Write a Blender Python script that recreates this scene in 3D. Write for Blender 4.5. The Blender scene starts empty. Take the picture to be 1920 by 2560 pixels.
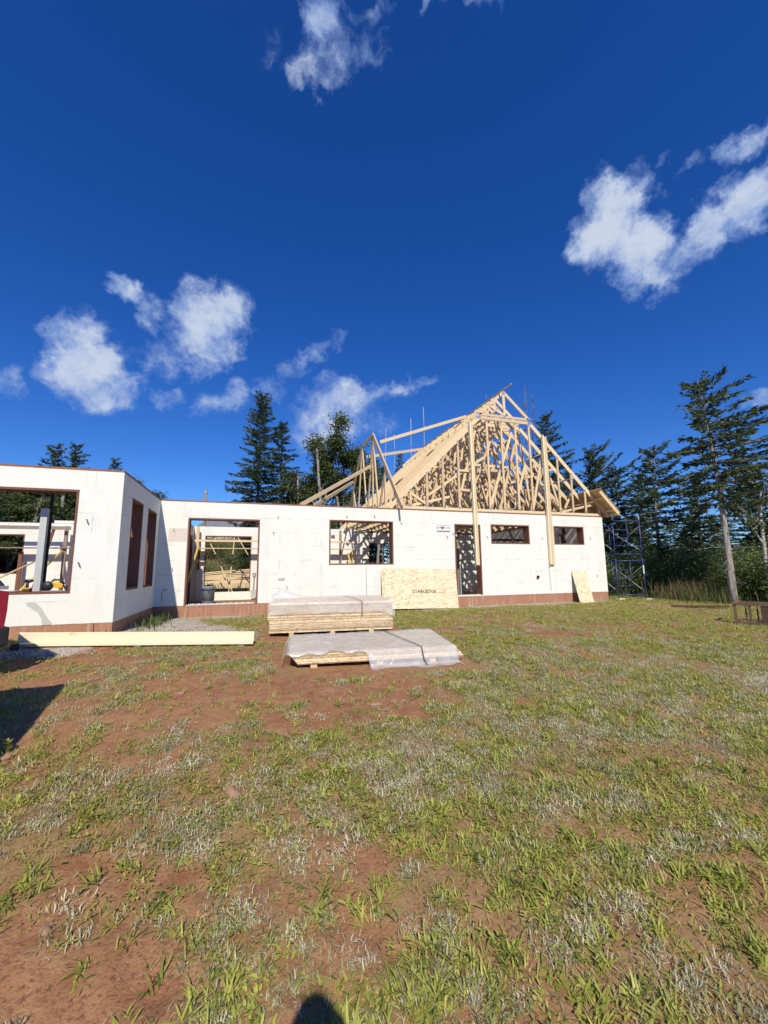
import bpy, bmesh, math, random
import numpy as np
from mathutils import Vector, Matrix
R = math.radians
C = bpy.context.scene.collection
SC = bpy.context.scene
random.seed(7); RNG = np.random.default_rng(11)

# ------------------------------------------------------------------ camera
CAM = np.array([2.412338, -12.325809, 0.931868])
YAW, PITCH, ROLL, FPX = 0.31527197, 0.13960448, -0.00967365, 1014.4414
def cam_basis():
    f = np.array([math.sin(YAW)*math.cos(PITCH), math.cos(YAW)*math.cos(PITCH), math.sin(PITCH)])
    r = np.array([math.cos(YAW), -math.sin(YAW), 0.0]); u = np.cross(r, f)
    return math.cos(ROLL)*r+math.sin(ROLL)*u, -math.sin(ROLL)*r+math.cos(ROLL)*u, f
CR, CU, CF = cam_basis()
def ray(x, y):
    return CF+((x-960)/FPX)*CR-((y-1280)/FPX)*CU
def at(x, y, dist):
    """a far point seen in direction (x, y) at a real horizontal distance"""
    d = ray(x, y); return CAM+d*(dist/math.hypot(d[0], d[1]))
def on_plane(x, y, axis, value):
    d = ray(x, y); return CAM+d*((value-CAM[axis])/d[axis])
cam = bpy.data.objects.new('camera', bpy.data.cameras.new('camera')); C.objects.link(cam)
cam.matrix_world = Matrix(((CR[0], CU[0], -CF[0], CAM[0]), (CR[1], CU[1], -CF[1], CAM[1]), (CR[2], CU[2], -CF[2], CAM[2]), (0, 0, 0, 1)))
cam.data.sensor_fit = 'VERTICAL'; cam.data.sensor_height = 36.0; cam.data.lens = FPX/2560*36.0
cam.data.clip_start = 0.02; cam.data.clip_end = 2000
SC.camera = cam

# ------------------------------------------------------------------ light, exposure
SUN_EL, SUN_AZ = R(42.5), R(10.2)
LD = Vector((math.sin(SUN_AZ)*math.cos(SUN_EL), math.cos(SUN_AZ)*math.cos(SUN_EL), -math.sin(SUN_EL)))   # direction the light travels
sun = bpy.data.objects.new('sun', bpy.data.lights.new('sun', 'SUN')); C.objects.link(sun)
sun.data.energy = 5.0; sun.data.angle = R(0.53); sun.data.color = (1.0, 0.925, 0.80)
sun.rotation_euler = LD.to_track_quat('-Z', 'Y').to_euler()
sun.location = (0, -30, 30)
SC.view_settings.view_transform = 'Standard'; SC.view_settings.look = 'None'
SC.view_settings.exposure = 0.0; SC.view_settings.gamma = 1.0
SC.cycles.max_bounces = 8; SC.cycles.diffuse_bounces = 3; SC.cycles.transparent_max_bounces = 12
SC.cycles.use_denoising = True
SC.cycles.sample_clamp_indirect = 6.0

# ------------------------------------------------------------------ sky with clouds
CLOUDS = [  # (x, y, half width, half height, tilt in degrees, strength): directions of the clouds as seen from the site
 (515,820,105,105,0,1.15),(585,800,60,65,0,.95),(500,900,60,45,0,.8),(560,870,60,50,0,.9),
 (320,738,75,26,22,.85),(385,780,48,42,0,.7),(395,890,60,45,0,.62),(355,815,30,30,0,.5),
 (215,925,105,92,0,1.25),(285,960,75,48,0,.85),(205,865,50,70,0,.75),(255,1005,75,45,0,.8),
 (415,985,55,28,0,.62),(545,1000,80,38,-8,.8),(600,980,40,26,0,.5),(10,965,48,40,0,.52),
 (785,905,95,30,-32,.6),(715,960,70,34,-20,.42),(860,862,30,18,-40,.45),
 (860,1020,105,70,0,.95),(835,1065,125,58,0,.9),(985,985,135,26,-19,.72),(955,1075,55,30,-15,.42),
 (1525,570,105,110,0,1.25),(1605,625,120,95,10,1.15),(1660,672,80,55,35,.8),(1500,510,58,70,0,.85),
 (1765,590,140,58,-38,1.0),(1865,500,110,60,-42,1.0),(1925,450,80,50,-42,.9),
 (1835,400,85,28,-36,.5),(1720,465,55,20,-38,.36),(1635,437,34,13,-40,.36),
 (790,40,50,120,4,.62),(785,185,55,70,0,.70),(850,130,95,85,0,.50),(915,120,60,62,0,.58),(890,15,120,45,0,.50),(835,205,60,40,0,.45),
 (1062,30,17,62,0,.55),(1160,12,85,34,0,.42),(678,125,40,62,0,.3),(1895,1010,60,26,-8,.62)]
w = bpy.data.worlds.new('World'); SC.world = w; w.use_nodes = True
nt = w.node_tree; nt.nodes.clear()
def N(t, **k):
    n = nt.nodes.new(t)
    for a, b in k.items(): setattr(n, a, b)
    return n
def L(a, b): nt.links.new(a, b)
def M(op, a, b=None, c=None, clamp=False):
    n = N('ShaderNodeMath', operation=op); n.use_clamp = clamp
    for i, v in enumerate((a, b, c)):
        if v is None: continue
        if isinstance(v, (int, float)): n.inputs[i].default_value = v
        else: L(v, n.inputs[i])
    return n.outputs[0]
def VM(op, a, b=None, scale=None):
    n = N('ShaderNodeVectorMath', operation=op)
    for i, v in enumerate((a, b)):
        if v is None: continue
        if isinstance(v, (tuple, list, np.ndarray)): n.inputs[i].default_value = tuple(float(q) for q in v)
        else: L(v, n.inputs[i])
    if scale is not None: n.inputs['Scale'].default_value = scale
    return n.outputs['Value'] if op == 'DOT_PRODUCT' else n.outputs[0]
tc = N('ShaderNodeTexCoord'); D0 = tc.outputs['Generated']
sky = N('ShaderNodeTexSky', sky_type='NISHITA'); sky.sun_disc = False
sky.sun_elevation = SUN_EL; sky.sun_rotation = math.pi+SUN_AZ
sky.air_density = 1.0; sky.dust_density = 0.0; sky.ozone_density = 4.0; sky.altitude = 0
hs = N('ShaderNodeHueSaturation'); hs.inputs['Saturation'].default_value = 1.28; hs.inputs['Value'].default_value = 0.88; hs.inputs['Hue'].default_value = 0.506
L(sky.outputs[0], hs.inputs['Color'])
def noise(vec, scale, detail, rough=.55, dist=0.0):
    n = N('ShaderNodeTexNoise'); n.inputs['Scale'].default_value = scale; n.inputs['Detail'].default_value = detail
    n.inputs['Roughness'].default_value = rough; n.inputs['Distortion'].default_value = dist; L(vec, n.inputs['Vector']); return n
w1 = VM('SCALE', VM('SUBTRACT', noise(D0, 5.0, 2).outputs['Color'], (.5, .5, .5)), None, .09)
w2 = VM('SCALE', VM('SUBTRACT', noise(D0, 18.0, 5, .65).outputs['Color'], (.5, .5, .5)), None, .085)
DW = VM('ADD', VM('ADD', D0, w1), w2)
acc = None
for (x, y, rx, ry, tilt, s) in CLOUDS:
    n_ = lambda v: v/np.linalg.norm(v)
    c_, s_ = math.cos(R(tilt)), math.sin(R(tilt))
    d0 = n_(ray(x, y)); a = n_(ray(x+rx*c_, y+rx*s_))-d0; b = n_(ray(x-ry*s_, y+ry*c_))-d0
    G = np.linalg.inv(np.array([[a@a, a@b], [a@b, b@b]])); U = G[0, 0]*a+G[0, 1]*b; V = G[1, 0]*a+G[1, 1]*b
    e = VM('SUBTRACT', DW, d0); p = VM('DOT_PRODUCT', e, U); q = VM('DOT_PRODUCT', e, V)
    r2 = M('MULTIPLY_ADD', q, q, M('MULTIPLY', p, p))
    v = M('MAXIMUM', M('MULTIPLY_ADD', r2, -0.78*s, s*1.06), -1.0)
    acc = v if acc is None else M('SMOOTH_MAX', acc, v, .35)
fb = M('SUBTRACT', noise(VM('ADD', D0, VM('SCALE', w2, None, .5)), 24.0, 10, .64).outputs['Fac'], .5)
fw = M('SUBTRACT', noise(D0, 7.0, 4, .6).outputs['Fac'], .5)
den = M('ADD', M('MULTIPLY_ADD', fb, 1.75, acc), M('MULTIPLY', fw, 1.0))
mr = N('ShaderNodeMapRange', interpolation_type='SMOOTHSTEP'); L(den, mr.inputs['Value'])
mr.inputs['From Min'].default_value = .08; mr.inputs['From Max'].default_value = 1.05; mr.inputs['To Max'].default_value = .93
core = N('ShaderNodeMapRange', interpolation_type='SMOOTHSTEP'); L(M('MULTIPLY_ADD', M('SUBTRACT', noise(VM('ADD', DW, (.012, .0, .02)), 13.0, 5).outputs['Fac'], .5), 1.6, den), core.inputs['Value'])
core.inputs['From Min'].default_value = .35; core.inputs['From Max'].default_value = 1.45
cc = N('ShaderNodeMix', data_type='RGBA'); L(core.outputs[0], cc.inputs['Factor'])
cc.inputs['A'].default_value = (2.6, 3.9, 7.2, 1); cc.inputs['B'].default_value = (6.2, 7.0, 8.3, 1)
mx = N('ShaderNodeMix', data_type='RGBA'); L(mr.outputs[0], mx.inputs['Factor']); L(VM('MULTIPLY', hs.outputs[0], (.74, 1.02, 1.48)), mx.inputs['A']); L(cc.outputs['Result'], mx.inputs['B'])
bg = N('ShaderNodeBackground'); bg.inputs['Strength'].default_value = 0.1; L(mx.outputs['Result'], bg.inputs['Color'])
L(bg.outputs[0], N('ShaderNodeOutputWorld').inputs['Surface'])

# ------------------------------------------------------------------ helpers
WLOC = {}
def tag(o, label=None, cat=None, group=None, kind=None):
    if label: o['label'] = label
    if cat: o['category'] = cat
    if group: o['group'] = group
    if kind: o['kind'] = kind
    return o
def thing(name, label, cat, loc=(0, 0, 0), rotz=0.0, group=None):
    o = bpy.data.objects.new(name, None); C.objects.link(o); o.empty_display_size = .1
    o.location = loc; o.rotation_euler = (0, 0, rotz); WLOC[o.name] = Vector(loc)
    return tag(o, label, cat, group)
class MB:
    """collects shapes; build() links them as ONE mesh object"""
    def __init__(s): s.v, s.f, s.t = [], [], []
    def add(s, vs, fs, tint=None):
        o = len(s.v); s.v += [tuple(v) for v in vs]; s.f += [tuple(i+o for i in f) for f in fs]
        s.t += [tint if tint is not None else .5]*len(fs)
    def box(s, c, d, m=None):
        x, y, z = d[0]/2, d[1]/2, d[2]/2
        vs = [Vector((a, b, e)) for a in (-x, x) for b in (-y, y) for e in (-z, z)]
        if m is not None: vs = [m @ v for v in vs]
        vs = [v+Vector(c) for v in vs]
        s.add(vs, [(0, 1, 3, 2), (4, 6, 7, 5), (0, 4, 5, 1), (2, 3, 7, 6), (0, 2, 6, 4), (1, 5, 7, 3)])
    def bb(s, x0, x1, y0, y1, z0, z1): s.box(((x0+x1)/2, (y0+y1)/2, (z0+z1)/2), (x1-x0, y1-y0, z1-z0))
    def beam(s, p0, p1, w, h, up=(0, 0, 1)):
        """bar from p0 to p1; w across, h along 'up'"""
        p0, p1 = Vector(p0), Vector(p1); d = (p1-p0).normalized(); up = Vector(up)
        if abs(d.dot(up)) > .98: up = Vector((0, 1, 0))
        a = d.cross(up).normalized(); b = a.cross(d)
        vs = [p+a*(i*w/2)+b*(j*h/2) for p in (p0, p1) for i, j in ((-1, -1), (1, -1), (1, 1), (-1, 1))]
        s.add(vs, [(0, 3, 2, 1), (4, 5, 6, 7), (0, 1, 5, 4), (1, 2, 6, 5), (2, 3, 7, 6), (3, 0, 4, 7)])
    def tube(s, pts, rs, n=8, cap=True):
        pts = [Vector(p) for p in pts]
        if not isinstance(rs, (list, tuple)): rs = [rs]*len(pts)
        vs, fs = [], []
        prev = None
        for i, p in enumerate(pts):
            d = (pts[min(i+1, len(pts)-1)]-pts[max(i-1, 0)]).normalized()
            if prev is None: a = d.orthogonal().normalized()
            else:
                a = prev-d*prev.dot(d); a = a.normalized() if a.length > 1e-6 else d.orthogonal().normalized()
            prev = a; b = d.cross(a)
            for k in range(n):
                t = 2*math.pi*k/n; vs.append(p+(a*math.cos(t)+b*math.sin(t))*rs[i])
        for i in range(len(pts)-1):
            for k in range(n):
                fs.append((i*n+k, i*n+(k+1) % n, (i+1)*n+(k+1) % n, (i+1)*n+k))
        if cap: fs += [tuple(range(n-1, -1, -1)), tuple(range((len(pts)-1)*n, len(pts)*n))]
        s.add(vs, fs)
    def lathe(s, prof, c=(0, 0, 0), n=20):
        vs = [(c[0]+r*math.cos(2*math.pi*k/n), c[1]+r*math.sin(2*math.pi*k/n), c[2]+z) for r, z in prof for k in range(n)]
        fs = [(i*n+k, i*n+(k+1) % n, (i+1)*n+(k+1) % n, (i+1)*n+k) for i in range(len(prof)-1) for k in range(n)]
        s.add(vs, fs)
    def prism(s, poly, y0, y1):
        """polygon in the XZ plane given thickness along Y"""
        n = len(poly); vs = [(x, y0, z) for x, z in poly]+[(x, y1, z) for x, z in poly]
        s.add(vs, [tuple(range(n)), tuple(range(2*n-1, n-1, -1))]+[(i, i+n, (i+1) % n+n, (i+1) % n) for i in range(n)])
    def build(s, name, m, parent=None, bevel=0, smooth=False, tint=False, local=False):
        off = Vector((0, 0, 0))
        if parent is not None and not local:
            q = parent
            while q is not None: off += WLOC.get(q.name, Vector((0, 0, 0))); q = q.parent
        me = bpy.data.meshes.new(name)
        me.from_pydata([tuple(Vector(v)-off) for v in s.v] if off.length else s.v, [], s.f)
        me.materials.append(m)
        if tint:
            at_ = me.attributes.new('tint', 'FLOAT', 'FACE'); at_.data.foreach_set('value', s.t)
        if smooth: me.polygons.foreach_set('use_smooth', [True]*len(me.polygons))
        me.update()
        o = bpy.data.objects.new(name, me); C.objects.link(o)
        if bevel:
            b = o.modifiers.new('bevel', 'BEVEL'); b.width = bevel; b.segments = 2; b.limit_method = 'ANGLE'
        if parent is not None: o.parent = parent
        return o
def copy_tree(o, parent=None):
    c = o.copy(); C.objects.link(c)
    if parent is not None: c.parent = parent
    for ch in list(o.children): copy_tree(ch, c)
    return c
def text_mesh(name, body, size, m, parent, mat4, bold=0.0, space=1.0):
    cu = bpy.data.curves.new(name, 'FONT'); cu.body = body; cu.size = size; cu.extrude = .001; cu.offset = bold
    cu.align_x = 'CENTER'; cu.align_y = 'CENTER'; cu.space_character = space
    o = bpy.data.objects.new(name, cu); C.objects.link(o)
    dg = bpy.context.evaluated_depsgraph_get(); me = bpy.data.meshes.new_from_object(o.evaluated_get(dg))
    bpy.data.objects.remove(o); me.transform(mat4); me.materials.clear(); me.materials.append(m)
    r = bpy.data.objects.new(name, me); C.objects.link(r)
    if parent is not None: r.parent = parent
    return r

# value noise for layout and terrain (numpy)
def _h(ix, iy, seed):
    n = (ix.astype(np.int64)*374761393+iy.astype(np.int64)*668265263+seed*1442695041) & 0x7fffffff
    n = ((n ^ (n >> 13))*1274126177) & 0x7fffffff
    return ((n ^ (n >> 16)) & 0xffff)/65535.0
def vnoise(x, y, seed=0):
    x = np.asarray(x, float); y = np.asarray(y, float); ix = np.floor(x); iy = np.floor(y); fx = x-ix; fy = y-iy
    fx = fx*fx*(3-2*fx); fy = fy*fy*(3-2*fy)
    a, b, c, d = _h(ix, iy, seed), _h(ix+1, iy, seed), _h(ix, iy+1, seed), _h(ix+1, iy+1, seed)
    return (a*(1-fx)+b*fx)*(1-fy)+(c*(1-fx)+d*fx)*fy
def fbm(x, y, seed=0, octv=4):
    s, a, t = 0, 1.0, 0
    for i in range(octv):
        s = s+a*vnoise(np.asarray(x)*2**i, np.asarray(y)*2**i, seed+i*17); t += a; a *= .5
    return s/t
def sstep(a, b, x):
    t = np.clip((np.asarray(x, float)-a)/(b-a), 0, 1); return t*t*(3-2*t)

# ------------------------------------------------------------------ materials
MATS = {}
def newmat(name):
    m = bpy.data.materials.new(name); m.use_nodes = True
    global nt
    nt = m.node_tree; nt.nodes.clear()
    b = N('ShaderNodeBsdfPrincipled'); o = N('ShaderNodeOutputMaterial'); L(b.outputs[0], o.inputs['Surface'])
    MATS[name] = m
    return m, b
def mixc(f, a, b, blend='MIX'):
    n = N('ShaderNodeMix', data_type='RGBA', blend_type=blend)
    for k, v in (('Factor', f), ('A', a), ('B', b)):
        if isinstance(v, (int, float)): n.inputs[k].default_value = v
        elif isinstance(v, tuple): n.inputs[k].default_value = v if len(v) == 4 else (*v, 1)
        else: L(v, n.inputs[k])
    return n.outputs['Result']
def mapped(scale=(1, 1, 1), rot=(0, 0, 0), loc=(0, 0, 0)):
    t = N('ShaderNodeTexCoord'); m = N('ShaderNodeMapping'); L(t.outputs['Object'], m.inputs['Vector'])
    m.inputs['Scale'].default_value = scale; m.inputs['Rotation'].default_value = rot; m.inputs['Location'].default_value = loc
    return m.outputs[0]
def ramp(v, stops):
    n = N('ShaderNodeValToRGB'); L(v, n.inputs[0]); e = n.color_ramp.elements
    while len(e) < len(stops): e.new(.5)
    for i, (p, c) in enumerate(stops): e[i].position = p; e[i].color = (*c, 1)
    return n.outputs[0]
def bump(b, h, strength, dist=.01):
    n = N('ShaderNodeBump'); n.inputs['Strength'].default_value = strength; n.inputs['Distance'].default_value = dist
    L(h, n.inputs['Height']); L(n.outputs[0], b.inputs['Normal'])
def plain(name, col, rough=.6, metal=0.0, var=.12, scale=8.0, spec=.5):
    m, b = newmat(name)
    n = noise(mapped(), scale, 5)
    c = mixc(n.outputs['Fac'], tuple(v*(1-var) for v in col), tuple(min(1, v*(1+var)) for v in col)); L(c, b.inputs['Base Color'])
    b.inputs['Roughness'].default_value = rough; b.inputs['Metallic'].default_value = metal; b.inputs['Specular IOR Level'].default_value = spec
    return m
def wood(name, col, dark, axis=0, rough=.75, rand=.25):
    """sawn timber: grain stretched along one axis, knots, a different tone for each piece"""
    m, b = newmat(name)
    sc = [14.0]*3; sc[axis] = 1.1
    g = noise(mapped(tuple(sc)), 3.0, 6, .6, .6)
    k = noise(mapped((3, 3, 3)), 2.2, 2)
    c = mixc(ramp(g.outputs['Fac'], [(.35, (0, 0, 0)), (.7, (1, 1, 1))]), dark, col)
    c = mixc(ramp(k.outputs['Fac'], [(.68, (0, 0, 0)), (.76, (.6, .6, .6))]), c, tuple(v*.55 for v in dark))
    oi = N('ShaderNodeObjectInfo')
    h = N('ShaderNodeHueSaturation'); L(c, h.inputs['Color']); L(M('MULTIPLY_ADD', oi.outputs['Random'], rand, 1-rand/2), h.inputs['Value'])
    L(h.outputs[0], b.inputs['Base Color']); b.inputs['Roughness'].default_value = rough; b.inputs['Specular IOR Level'].default_value = .25
    bump(b, g.outputs['Fac'], .25, .004)
    return m
def block_wall_mat(name, along):
    """white foam block courses (0.406 m high, 1.22 m long) with hairline joints, patches and a little site dirt"""
    m, b = newmat(name)
    t = N('ShaderNodeTexCoord'); s = N('ShaderNodeSeparateXYZ'); L(t.outputs['Object'], s.inputs[0])
    cm = N('ShaderNodeCombineXYZ'); L(s.outputs[along], cm.inputs[0]); L(s.outputs['Z'], cm.inputs[1])
    nw = noise(cm.outputs[0], 1.3, 2)
    vec = VM('ADD', cm.outputs[0], VM('SCALE', VM('SUBTRACT', nw.outputs['Color'], (.5, .5, .5)), None, .008))
    br = N('ShaderNodeTexBrick'); L(vec, br.inputs['Vector']); br.offset = .38; br.offset_frequency = 2; br.squash = 1
    br.inputs['Scale'].default_value = 1.0; br.inputs['Brick Width'].default_value = 1.2192; br.inputs['Row Height'].default_value = .4064
    br.inputs['Mortar Size'].default_value = .0042; br.inputs['Mortar Smooth'].default_value = .2; br.inputs['Bias'].default_value = 0
    br.inputs['Color1'].default_value = (.785, .785, .71, 1); br.inputs['Color2'].default_value = (.72, .725, .645, 1); br.inputs['Mortar'].default_value = (.30, .30, .27, 1)
    br2 = N('ShaderNodeTexBrick'); L(vec, br2.inputs['Vector']); br2.offset = 0
    br2.inputs['Scale'].default_value = 1.0; br2.inputs['Brick Width'].default_value = .2032; br2.inputs['Row Height'].default_value = 20
    br2.inputs['Mortar Size'].default_value = .016; br2.inputs['Mortar Smooth'].default_value = 1.0
    br2.inputs['Color1'].default_value = (1, 1, 1, 1); br2.inputs['Color2'].default_value = (1, 1, 1, 1); br2.inputs['Mortar'].default_value = (.93, .94, .92, 1)
    c = mixc(1.0, br.outputs['Color'], br2.outputs['Color'], 'MULTIPLY')
    breakup = noise(cm.outputs[0], 2.4, 3)
    c = mixc(ramp(breakup.outputs['Fac'], [(.36, (1, 1, 1)), (.54, (0, 0, 0))]), (.76, .765, .69), c)     # joints fade in and out
    st = noise(mapped((1, 1, .25)), 3.0, 6, .65)
    c = mixc(ramp(st.outputs['Fac'], [(.52, (0, 0, 0)), (.78, (.4, .4, .4))]), c, (.58, .55, .47))
    L(c, b.inputs['Base Color']); b.inputs['Roughness'].default_value = .85; b.inputs['Specular IOR Level'].default_value = .2
    fine = noise(mapped(), 60, 3)
    bump(b, M('ADD', M('MULTIPLY', br.outputs['Fac'], -.6), M('MULTIPLY', fine.outputs['Fac'], .3)), .3, .006)
    return m
def osb_mat(name, base, axis='XZ', scale=1.0, each=False):
    """strand board: pressed flakes of many tones lying every way"""
    m, b = newmat(name)
    wv = noise(mapped(), 3.0, 2)
    rot = {'XZ': (R(90), 0, 0), 'XY': (0, 0, 0)}[axis]
    vec0 = mapped((1, 1, 1), rot)
    if each: oi = N('ShaderNodeObjectInfo'); vec0 = VM('ADD', vec0, VM('MULTIPLY', oi.outputs['Random'], (37.0, 53.0, 0.0)))
    cols = []
    for i, (rz, sx, sy) in enumerate(((.4, 12, 44), (1.25, 11, 40), (-.5, 13, 46))):
        mp = N('ShaderNodeMapping'); L(vec0, mp.inputs['Vector']); mp.inputs['Rotation'].default_value = (0, 0, rz); mp.inputs['Scale'].default_value = (sx*scale, sy*scale, 1)
        mp.inputs['Location'].default_value = (i*3.7, i*1.9, 0)
        v = N('ShaderNodeTexVoronoi'); v.voronoi_dimensions = '2D'; v.inputs['Scale'].default_value = 1.0; L(mp.outputs[0], v.inputs['Vector'])
        cols.append(v)
    pick = noise(vec0, 9.0, 2)
    def sep(v):
        s = N('ShaderNodeSeparateColor'); L(v.outputs['Color'], s.inputs[0]); return s.outputs[0]
    a = mixc(ramp(pick.outputs['Fac'], [(.44, (0, 0, 0)), (.5, (1, 1, 1))]), sep(cols[0]), sep(cols[1]))
    p2 = noise(mapped((1, 1, 1), rot, (5, 2, 1)), 11.0, 2)
    a = mixc(ramp(p2.outputs['Fac'], [(.5, (0, 0, 0)), (.56, (1, 1, 1))]), a, sep(cols[2]))
    c = ramp(a, [(0, tuple(v*.62 for v in base)), (.35, tuple(v*.9 for v in base)), (.7, base), (1, tuple(min(1, v*1.22) for v in base))])
    blot = noise(mapped(), 2.2, 3)
    c = mixc(ramp(blot.outputs['Fac'], [(.5, (0, 0, 0)), (.75, (.35, .35, .35))]), c, (base[0]*.95, base[1]*.72, base[2]*.5))
    if each:
        h = N('ShaderNodeHueSaturation'); L(c, h.inputs['Color']); L(M('MULTIPLY_ADD', oi.outputs['Random'], .55, .72), h.inputs['Value']); c = h.outputs[0]
    L(c, b.inputs['Base Color']); b.inputs['Roughness'].default_value = .7; b.inputs['Specular IOR Level'].default_value = .25
    bump(b, a, .2, .003)
    return m
def leaf_mat(name, cols, trans=.35, rough=.55):
    m, b = newmat(name)
    a = N('ShaderNodeAttribute'); a.attribute_name = 'tint'
    oi = N('ShaderNodeObjectInfo')
    n = len(cols); c = ramp(a.outputs['Fac'], [(i/(n-1), cc_) for i, cc_ in enumerate(cols)])
    h = N('ShaderNodeHueSaturation'); L(c, h.inputs['Color']); L(M('MULTIPLY_ADD', oi.outputs['Random'], .35, .82), h.inputs['Value'])
    L(h.outputs[0], b.inputs['Base Color']); b.inputs['Roughness'].default_value = rough; b.inputs['Specular IOR Level'].default_value = .3
    tr = N('ShaderNodeBsdfTranslucent'); L(h.outputs[0], tr.inputs['Color'])
    ms = N('ShaderNodeMixShader'); ms.inputs[0].default_value = trans; L(b.outputs[0], ms.inputs[1]); L(tr.outputs[0], ms.inputs[2])
    L(ms.outputs[0], [q for q in nt.nodes if q.type == 'OUTPUT_MATERIAL'][0].inputs['Surface'])
    return m
def bark_mat(name, col, dark, bands=False):
    m, b = newmat(name)
    g = noise(mapped((6, 6, 1.2) if not bands else (2, 2, 9)), 3.0, 5, .65)
    c = mixc(ramp(g.outputs['Fac'], [(.38, (0, 0, 0)), (.62, (1, 1, 1))]), dark, col); L(c, b.inputs['Base Color']); b.inputs['Roughness'].default_value = .9
    bump(b, g.outputs['Fac'], .6, .02)
    return m
m_wall_x = block_wall_mat('white foam block wall', 'X'); m_wall_y = block_wall_mat('white foam block wall side', 'Y')
m_buck = wood('brown treated timber', (.25, .115, .072), (.16, .07, .045), 2)
m_buckx = wood('brown treated timber lying', (.30, .15, .095), (.19, .09, .055), 0)
m_lum = wood('pale sawn spruce', (.72, .56, .34), (.60, .43, .24), 2); m_lumx = wood('pale sawn spruce lying', (.76, .61, .39), (.64, .48, .28), 0); m_lumy = wood('pale sawn spruce along', (.72, .56, .34), (.60, .43, .24), 1)
m_white_lum = wood('fresh white pine board', (.85, .77, .58), (.78, .67, .45), 0, .7, .1)
m_osb = osb_mat('strand board face', (.75, .62, .41), 'XZ', .72); m_osb_top = osb_mat('strand board flat', (.62, .46, .24), 'XY')
m_grey_lum = wood('weathered grey timber', (.34, .27, .21), (.22, .17, .13), 2); m_dark_lum = wood('dark weathered timber', (.13, .085, .06), (.07, .045, .03), 1)
m_galv = plain('galvanised steel', (.50, .51, .48), .5, .15, .15, 5); m_plate = plain('zinc nail plate', (.6, .62, .63), .35, .8)
m_blue = plain('blue enamel steel', (.035, .06, .18), .35, 0, .25, 12); m_black = plain('black plastic', (.02, .02, .022), .5); m_rub = plain('black rubber', (.018, .018, .018), .85)
m_yel = plain('yellow plastic', (.75, .42, .02), .45); m_yelwood = plain('yellow painted timber', (.72, .48, .08), .6, 0, .15)
m_bin = plain('grey blue plastic', (.20, .25, .31), .5, 0, .06); m_red = plain('red enamel', (.6, .02, .05), .5); m_white = plain('white sheet', (.8, .8, .8), .5, 0, .02)
m_ink = plain('dark print', (.06, .06, .06), .8, 0, .5, 60); m_concrete = plain('raw concrete', (.62, .60, .56), .9, 0, .2, 9); m_grey_ink = plain('grey print', (.25, .26, .27), .8)
m_stone = plain('grey stone', (.42, .37, .31), .9, 0, .35, 3); m_rstone = plain('reddish stone', (.33, .19, .12), .95, 0, .45, 22)
m_shingle = plain('grey shingles', (.16, .17, .18), .9, 0, .2, 6); m_siding = plain('pale siding', (.6, .58, .53), .8)
m_spruce = leaf_mat('spruce needles', [(.028, .05, .026), (.062, .10, .042), (.125, .165, .06), (.22, .21, .085)], .35)
m_pine = leaf_mat('dark fir needles', [(.024, .045, .027), (.05, .086, .042), (.10, .14, .062), (.18, .185, .085)], .35)
m_decid = leaf_mat('broad leaves', [(.04, .065, .022), (.08, .115, .035), (.14, .165, .05), (.25, .24, .07)], .4)
m_shrub = leaf_mat('shrub leaves', [(.05, .09, .026), (.12, .18, .05), (.22, .28, .08), (.34, .34, .13)], .45)
m_dryweed = leaf_mat('tall dry weeds', [(.09, .12, .035), (.17, .18, .06), (.28, .24, .11), (.34, .22, .12)], .35)
m_bark = bark_mat('grey spruce bark', (.22, .19, .165), (.09, .075, .062)); m_palebark = bark_mat('pale peeled bark', (.38, .345, .30), (.16, .14, .115)); m_birch = bark_mat('white birch bark', (.62, .60, .56), (.18, .16, .14), True)
m_grass = leaf_mat('green grass', [(.15, .19, .035), (.31, .355, .065), (.48, .49, .10), (.62, .58, .18)], .38)
m_drygrass = leaf_mat('pale dead weeds', [(.25, .24, .12), (.40, .39, .22), (.56, .53, .35), (.72, .68, .50)], .25, .8)
m_thatch = leaf_mat('short mixed turf', [(.27, .22, .07), (.40, .36, .10), (.50, .52, .12), (.64, .57, .27)], .38, .8)
def base_mat():
    m, b = newmat('red brown foundation board')
    n1 = noise(mapped((1.6, 1.6, .5)), 2.0, 5, .6); n2 = noise(mapped((5, 5, .35)), 2.2, 4, .7); n3 = noise(mapped((1, 1, 1)), 14, 4)
    c = mixc(n1.outputs['Fac'], (.31, .135, .075), (.46, .25, .15))
    c = mixc(ramp(n3.outputs['Fac'], [(.45, (0, 0, 0)), (.8, (.5, .5, .5))]), c, (.24, .10, .055))
    c = mixc(ramp(n2.outputs['Fac'], [(.56, (0, 0, 0)), (.72, (.65, .65, .65))]), c, (.60, .54, .46)); L(c, b.inputs['Base Color'])
    b.inputs['Roughness'].default_value = .8; bump(b, n3.outputs['Fac'], .2, .005); return m
m_base = base_mat()
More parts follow.
